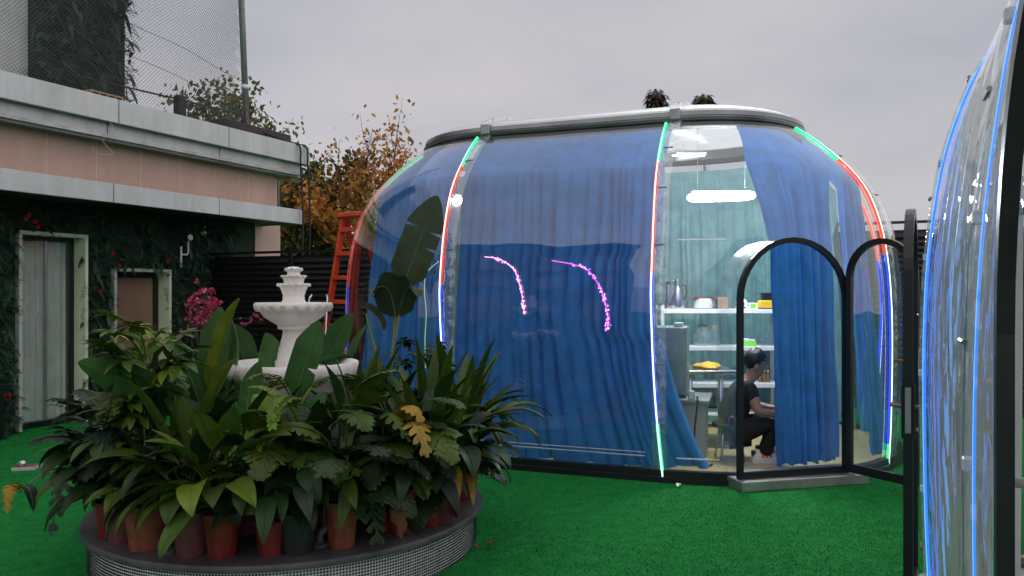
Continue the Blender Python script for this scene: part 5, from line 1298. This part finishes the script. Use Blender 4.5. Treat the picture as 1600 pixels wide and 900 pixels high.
item('socket_adapter', 'small white plug adapter on the edge of the cabinet', 'adapter', cb.location + Vector((-.03, -.01, .556)), [('body', MB().box((-.03, -.02, 0), (.03, .02, .08), 0, .006), M['white_plastic'])])
pts = catmull([tuple(cb.location + Vector((.02, .0, .57))), tuple(at(1090, 625, 7.0)), tuple(at(1085, 680, 6.95)), tuple(at(1088, 715, 6.9)), tuple(at(1098, 738, 6.72)), tuple(at(1113, 730, 6.85))], 6)
pts = [(x, y, max(.062, z)) for x, y, z in pts]
tag(MB().tube(pts, .008, 6).build('power_cable', M['cable_black'], None, True), 'black power cable trailing from the cabinet to the floor', 'cable')

# ------------------------------------------------------------------ person on a low stool
def skin_mesh(name, J, edges, root_i, m, parent, sub=2):
    me = bpy.data.meshes.new(name); me.from_pydata([j[0] for j in J], edges, []); o = obj(name, me, parent)
    md = o.modifiers.new('s', 'SKIN'); md.use_smooth_shade = True
    for i, sv in enumerate(me.skin_vertices[0].data):
        rr = J[i][1]; sv.radius = rr if isinstance(rr, tuple) else (rr, rr); sv.use_root = (i == root_i)
    sb = o.modifiers.new('d', 'SUBSURF'); sb.levels = sub; sb.render_levels = sub
    dg = bpy.context.evaluated_depsgraph_get(); nm_ = bpy.data.meshes.new_from_object(o.evaluated_get(dg)); o.modifiers.clear(); o.data = nm_; nm_.name = name
    nm_.materials.clear(); nm_.materials.append(m); nm_.polygons.foreach_set('use_smooth', np.ones(len(nm_.polygons), bool)); return o
PY = 7.12
pe = empty('person', at(1160, HOR, PY) * Vector((1, 1, 0)) + Vector((0, 0, .05)), R_(-4)); tag(pe, 'person in black T-shirt and white sneakers sitting bent forward inside the doorway', 'person')
def pp(px, py, dy=0.0):      # pixel -> person's local xz
    return ((px - 1160) / FPX * PY, dy, HC - (py - HOR) / FPX * PY - .05)
J = [(pp(1140, 668), .12), (pp(1146, 640), .115), (pp(1155, 612), .12), (pp(1166, 597), .075), (pp(1174, 587), .05), (pp(1180, 577), (.072, .075)), (pp(1183, 565), (.088, .098)), (pp(1181, 556), (.08, .09)),
     # near arm 8-11
     (pp(1165, 604, -.15), .058), (pp(1176, 638, -.2), .045), (pp(1200, 641, -.17), .035), (pp(1211, 640, -.13), .028),
     # far arm 12-15
     (pp(1168, 604, .15), .058), (pp(1182, 636, .2), .045), (pp(1205, 640, .16), .035), (pp(1214, 640, .12), .028),
     # near leg 16-19
     (pp(1148, 670, -.09), .095), (pp(1204, 655, -.13), .068), (pp(1190, 705, -.12), .045), (pp(1189, 720, -.12), .04),
     # far leg 20-23
     (pp(1148, 670, .09), .095), (pp(1212, 655, .12), .068), (pp(1204, 705, .12), .045), (pp(1204, 720, .12), .04),
     # face: brow, nose, chin
     (pp(1193, 571), .022), (pp(1190, 584), .035)]
E_ = [(0, 1), (1, 2), (2, 3), (3, 4), (4, 5), (5, 6), (6, 7), (2, 8), (8, 9), (9, 10), (10, 11), (2, 12), (12, 13), (13, 14), (14, 15), (0, 16), (16, 17), (17, 18), (18, 19), (0, 20), (20, 21), (21, 22), (22, 23), (6, 24), (5, 25)]
# fingers on both hands
def add_hand(base, s_):
    global J, E_
    b = Vector(J[base][0]); n0 = len(J); J.append((tuple(b + Vector((.05, 0, -.01))), (.03, .018))); E_.append((base, n0))
    for k in range(4):
        y = (k - 1.5) * .02; L = (.065, .075, .07, .055)[k]; a = b + Vector((.09, y, -.015)); c = a + Vector((L * .5, 0, -.01)); d = c + Vector((L * .35, 0, -.03)); i = len(J)
        J += [(tuple(a), .0095), (tuple(c), .0088), (tuple(d), .0075)]; E_ += [(n0, i), (i, i + 1), (i + 1, i + 2)]
    a = b + Vector((.045, -s_ * .035, -.01)); c = a + Vector((.035, -s_ * .01, -.02)); i = len(J); J += [(tuple(a), .011), (tuple(c), .009)]; E_ += [(n0, i), (i, i + 1)]
add_hand(11, 1); add_hand(15, -1)
body = skin_mesh('body', J, E_, 0, M['skin'], pe)
T_ = [(pp(1140, 664), .15), (pp(1146, 640), .15), (pp(1154, 614), .155), (pp(1166, 597), .088), (pp(1165, 604, -.15), .075), (pp(1172, 626, -.185), .07), (pp(1168, 604, .15), .075), (pp(1176, 626, .185), .07)]
skin_mesh('tshirt', T_, [(0, 1), (1, 2), (2, 3), (2, 4), (4, 5), (2, 6), (6, 7)], 0, M['tee'], pe)
Q_ = [(pp(1140, 672), .14), (pp(1150, 672, -.09), .118), (pp(1205, 656, -.13), .09), (pp(1190, 700, -.12), .068), (pp(1189, 708, -.12), .06), (pp(1150, 672, .09), .118), (pp(1213, 656, .12), .09), (pp(1204, 700, .12), .068), (pp(1204, 708, .12), .06)]
skin_mesh('trousers', Q_, [(0, 1), (1, 2), (2, 3), (3, 4), (0, 5), (5, 6), (6, 7), (7, 8)], 0, M['trouser'], pe)
Hh = [(pp(1174, 563), .078), (pp(1178, 559), (.085, .095)), (pp(1185, 558), (.07, .086)), (pp(1171, 570), .066), (pp(1170, 578), .046), (pp(1189, 559), .045)]
hv = []; hf = []; nu_, nv_ = 20, 12
for a in range(nv_ + 1):
    for b in range(nu_):
        th_ = math.pi * a / nv_; ph_ = 2 * math.pi * b / nu_; k_ = 1 + .05 * math.sin(5 * ph_ + 3 * th_) + .04 * math.sin(9 * ph_ + th_ * 7)
        x_, y_, z_ = .104 * k_ * math.sin(th_) * math.cos(ph_), .098 * k_ * math.sin(th_) * math.sin(ph_), .108 * k_ * math.cos(th_)
        hv.append((x_, y_, z_))
for a in range(nv_):
    for b in range(nu_):
        q = (a * nu_ + b, (a + 1) * nu_ + b, (a + 1) * nu_ + (b + 1) % nu_, a * nu_ + (b + 1) % nu_); c_ = [sum(hv[i_][d_] for i_ in q) / 4 for d_ in range(3)]
        if c_[2] > 1.1 * c_[0] - .045 and c_[2] > -.09: hf.append(q)
obj('hair', mesh('hair', hv, hf, M['hair'], True), pe, pp(1180, 562), (0, R_(8), 0))
MB().lathe([(.001, -.012), (.022, -.008), (.03, 0), (.022, .006), (.001, .008)], 12).build('ear', M['skin'], pe, True, loc=pp(1178, 572, -.092), rot=(R_(80), .3, 0), sc=(.7, 1.05, 1))
for s_ in (-1, 1):
    x, _, z = pp(1194.5, 567); MB().lathe([(.001, -.008), (.009, 0), (.001, .008)], 8).build('eye', M['hair'], pe, True, loc=(x + .002, s_ * .035 - .0, z))
    MB().box((-.012, -.014, -.003), (.008, .014, .003)).build('eyebrow', M['hair'], pe, loc=(x + .004, s_ * .036, z + .024))
def shoe(px, dy, nm):
    x, _, _ = pp(px, 720); rt = MB()
    rows = [(-.11, .035, .07), (-.08, .042, .10), (-.03, .042, .095), (.04, .045, .07), (.1, .045, .05), (.145, .035, .04), (.165, .012, .03)]
    v = []; f = []
    for (xx, w, h) in rows:
        for a in np.linspace(0, math.pi, 8): v.append((xx, w * math.cos(a) * 1.0, .028 + h * math.sin(a) * .95))
    for i in range(len(rows) - 1):
        for k in range(7): f.append((i * 8 + k, i * 8 + k + 1, i * 8 + 9 + k, i * 8 + 8 + k))
    f += [tuple(range(7, -1, -1)), tuple(range((len(rows) - 1) * 8, len(rows) * 8))]
    mb = MB().add(v, f); o = mb.build('shoe', M['shoe_white'], pe, True, loc=(x, dy, 0))
    so = MB(); so.add([(xx - (.01 if i == 0 else 0), s_ * (w + .008), z) for i, (xx, w, h) in enumerate(rows) for s_ in (-1, 1) for z in (0, .032)], [(i * 4, i * 4 + 4, i * 4 + 5, i * 4 + 1) for i in range(6)] + [(i * 4 + 2, i * 4 + 3, i * 4 + 7, i * 4 + 6) for i in range(6)] + [(i * 4 + 1, i * 4 + 5, i * 4 + 7, i * 4 + 3) for i in range(6)] + [(0, 1, 3, 2), (24, 26, 27, 25)])
    so.build('sole', M['shoe_white'], o)
    st = MB()
    for k in range(3): st.box((-.035 + k * .035, -.047, .045), (-.018 + k * .035, .047, .088 - k * .006), 0, .004)
    st.build('stripe', M['shoe_orange'], o); MB().box((-.118, -.03, .05), (-.08, .03, .105), 0, .008).build('heel_tab', M['black_plastic'], o)
shoe(1189, -.12, 'near'); shoe(1205, .12, 'far')
sto = empty('low_stool', pe.location + Vector((-.12, .0, 0)), 0); tag(sto, 'low dark stool under the seated person', 'stool')
MB().lathe([(.15, .30), (.16, .31), (.16, .335), (.15, .345), (.001, .35)], 24).build('seat', M['black_plastic'], sto)
for a in range(4): MB().tube([(.1 * math.cos(a * 1.57 + .78), .1 * math.sin(a * 1.57 + .78), .3), (.15 * math.cos(a * 1.57 + .78), .15 * math.sin(a * 1.57 + .78), 0)], .012, 8).build('leg', M['steel'], sto, True)
MB().tube([(.12 * math.cos(t), .12 * math.sin(t), .12) for t in np.linspace(0, 6.283, 16)], .008, 6).build('ring', M['steel'], sto, True)

# ------------------------------------------------------------------ near dome fittings: cables, brackets
nd = bpy.data.objects[near.r.name]
def nl(kind, q, z, off): return near.pt(kind, q, z, off)
for k, q in enumerate((-DL + .16, -DL + .24, -DL + .52, -DL + .60)):
    pts = [nl('F', q + .03 * math.sin(z * 3 + k), z, -.10 - .02 * k) for z in np.arange(.1, 2.6, .15)]
    MB().tube(pts, .009, 6).build('hanging_cable', M['cable_white'], nd, True)
for k, q in enumerate((-DL + .02, -DL + .33, -DL + .62, -DL + .95, -.45, .02)):
    pts = [nl('F', q, z, -.03) for z in np.arange(.06, 3.2, .12)]
    v = []; f = []
    for i, z in enumerate(np.arange(.06, 3.2, .12)): v += [nl('F', q + .10, z, -.012), nl('F', q + .145, z, -.012), nl('F', q + .145, z, -.03), nl('F', q + .10, z, -.03)]
    n_ = len(v) // 4
    for i in range(n_ - 1):
        for a in range(4): f.append((i * 4 + a, i * 4 + (a + 1) % 4, i * 4 + 4 + (a + 1) % 4, i * 4 + 4 + a))
    obj('seam_bar', mesh('seam_bar', v, f, M['white_plastic']), nd)
    for z in ((.35, .75, 1.25, 1.75, 2.15) if k in (0, 5) else ()):
        a = nl('F', q - .02, z, .035); MB().box((a.x - .012, a.y + .008, a.z - .014), (a.x + .02, a.y + .03, a.z + .014), 0, .003).build('bracket', M['white_plastic'], nd)
        b_ = nl('F', q + .12, z, -.03); MB().tube([b_, b_ + Vector((.0, .22, 0))], .01, 8).build('spacer', M['alu_dull'], nd, True)

# ------------------------------------------------------------------ small things on the turf
bx = empty('picture_box', at(42, 733, 1.6 * FPX / (733 - HOR)) * Vector((1, 1, 0)), .2); tag(bx, 'flat box with a white flower lying on the turf at the left', 'box')
MB().box((-.1, -.08, 0), (.1, .08, .03), 0, .004).build('box', M['grey_panel'], bx); MB().box((-.085, -.065, .03), (.085, .065, .034)).build('lid_panel', M['brown_plastic'], bx)
mb = MB(); blossom(rb, mb, (-.04, 0, .045), 14, .05); mb.build('flower', M['white_plastic'], bx)
for k, (px, py, lab) in enumerate(((757, 857, 'dry leaf on the turf right of the planter'), (746, 863, 'dry leaf touching the foot of the planter'), (770, 747, 'pale fallen leaf by the base of the dome'), (1063, 761, 'tiny pale scrap on the turf in front of the dome'))):
    Y = 1.6 * FPX / (py - HOR); mb = leaf_geo([Vector((0, 0, .02)), Vector((.02, 0, .03)), Vector((.045, .01, .025)), Vector((.07, .02, .02))], wfun('lily'), .02, .1, .5, 8, wave=.3, seed=k)
    o = obj('fallen_leaf', mesh('fallen_leaf', mb.v, mb.f, [M['leaf_dry'] if k < 2 else M['white_plastic'], M['stem']], True, mb.m), None, (at(px, py, Y).x, Y, 0), (0, 0, k * 1.3)); tag(o, lab, 'leaf', 'litter on the turf')
po2 = empty('dark_post', at(-3, HOR, 8.3) * Vector((1, 1, 0))); tag(po2, 'thin black post at the left edge in front of the foliage', 'post')
MB().box((-.04, -.04, 0), (.04, .04, .6), 0, .008).build('post', M['fence'], po2); MB().box((-.06, -.06, 0), (.06, .06, .02)).build('foot', M['fence'], po2)

def pale_curtain():
    v = []; f = []; zs = np.linspace(.08, 2.0, 12); n = 90; r = random.Random(3)
    for z in zs:
        for i in range(n + 1):
            u = i / n; x = -DL + .25 + u * (DL - .5); v.append((x, -(1.96 + .02 * math.sin(u * 70 + .6 * math.sin(z * 2)) + .012 * math.sin(u * 23)), z))
    for j in range(len(zs) - 1):
        for i in range(n): f.append((j * (n + 1) + i, j * (n + 1) + i + 1, (j + 1) * (n + 1) + i + 1, (j + 1) * (n + 1) + i))
    o = obj('curtain', mesh('curtain', v, f, mat('pale_cloth', (.62, .62, .64), .85, var=.15, scale=4, transl=.3), True)); o.matrix_world = NEAR_M
    tag(o, 'pale grey curtain hanging inside the near dome', 'curtain')
pale_curtain()
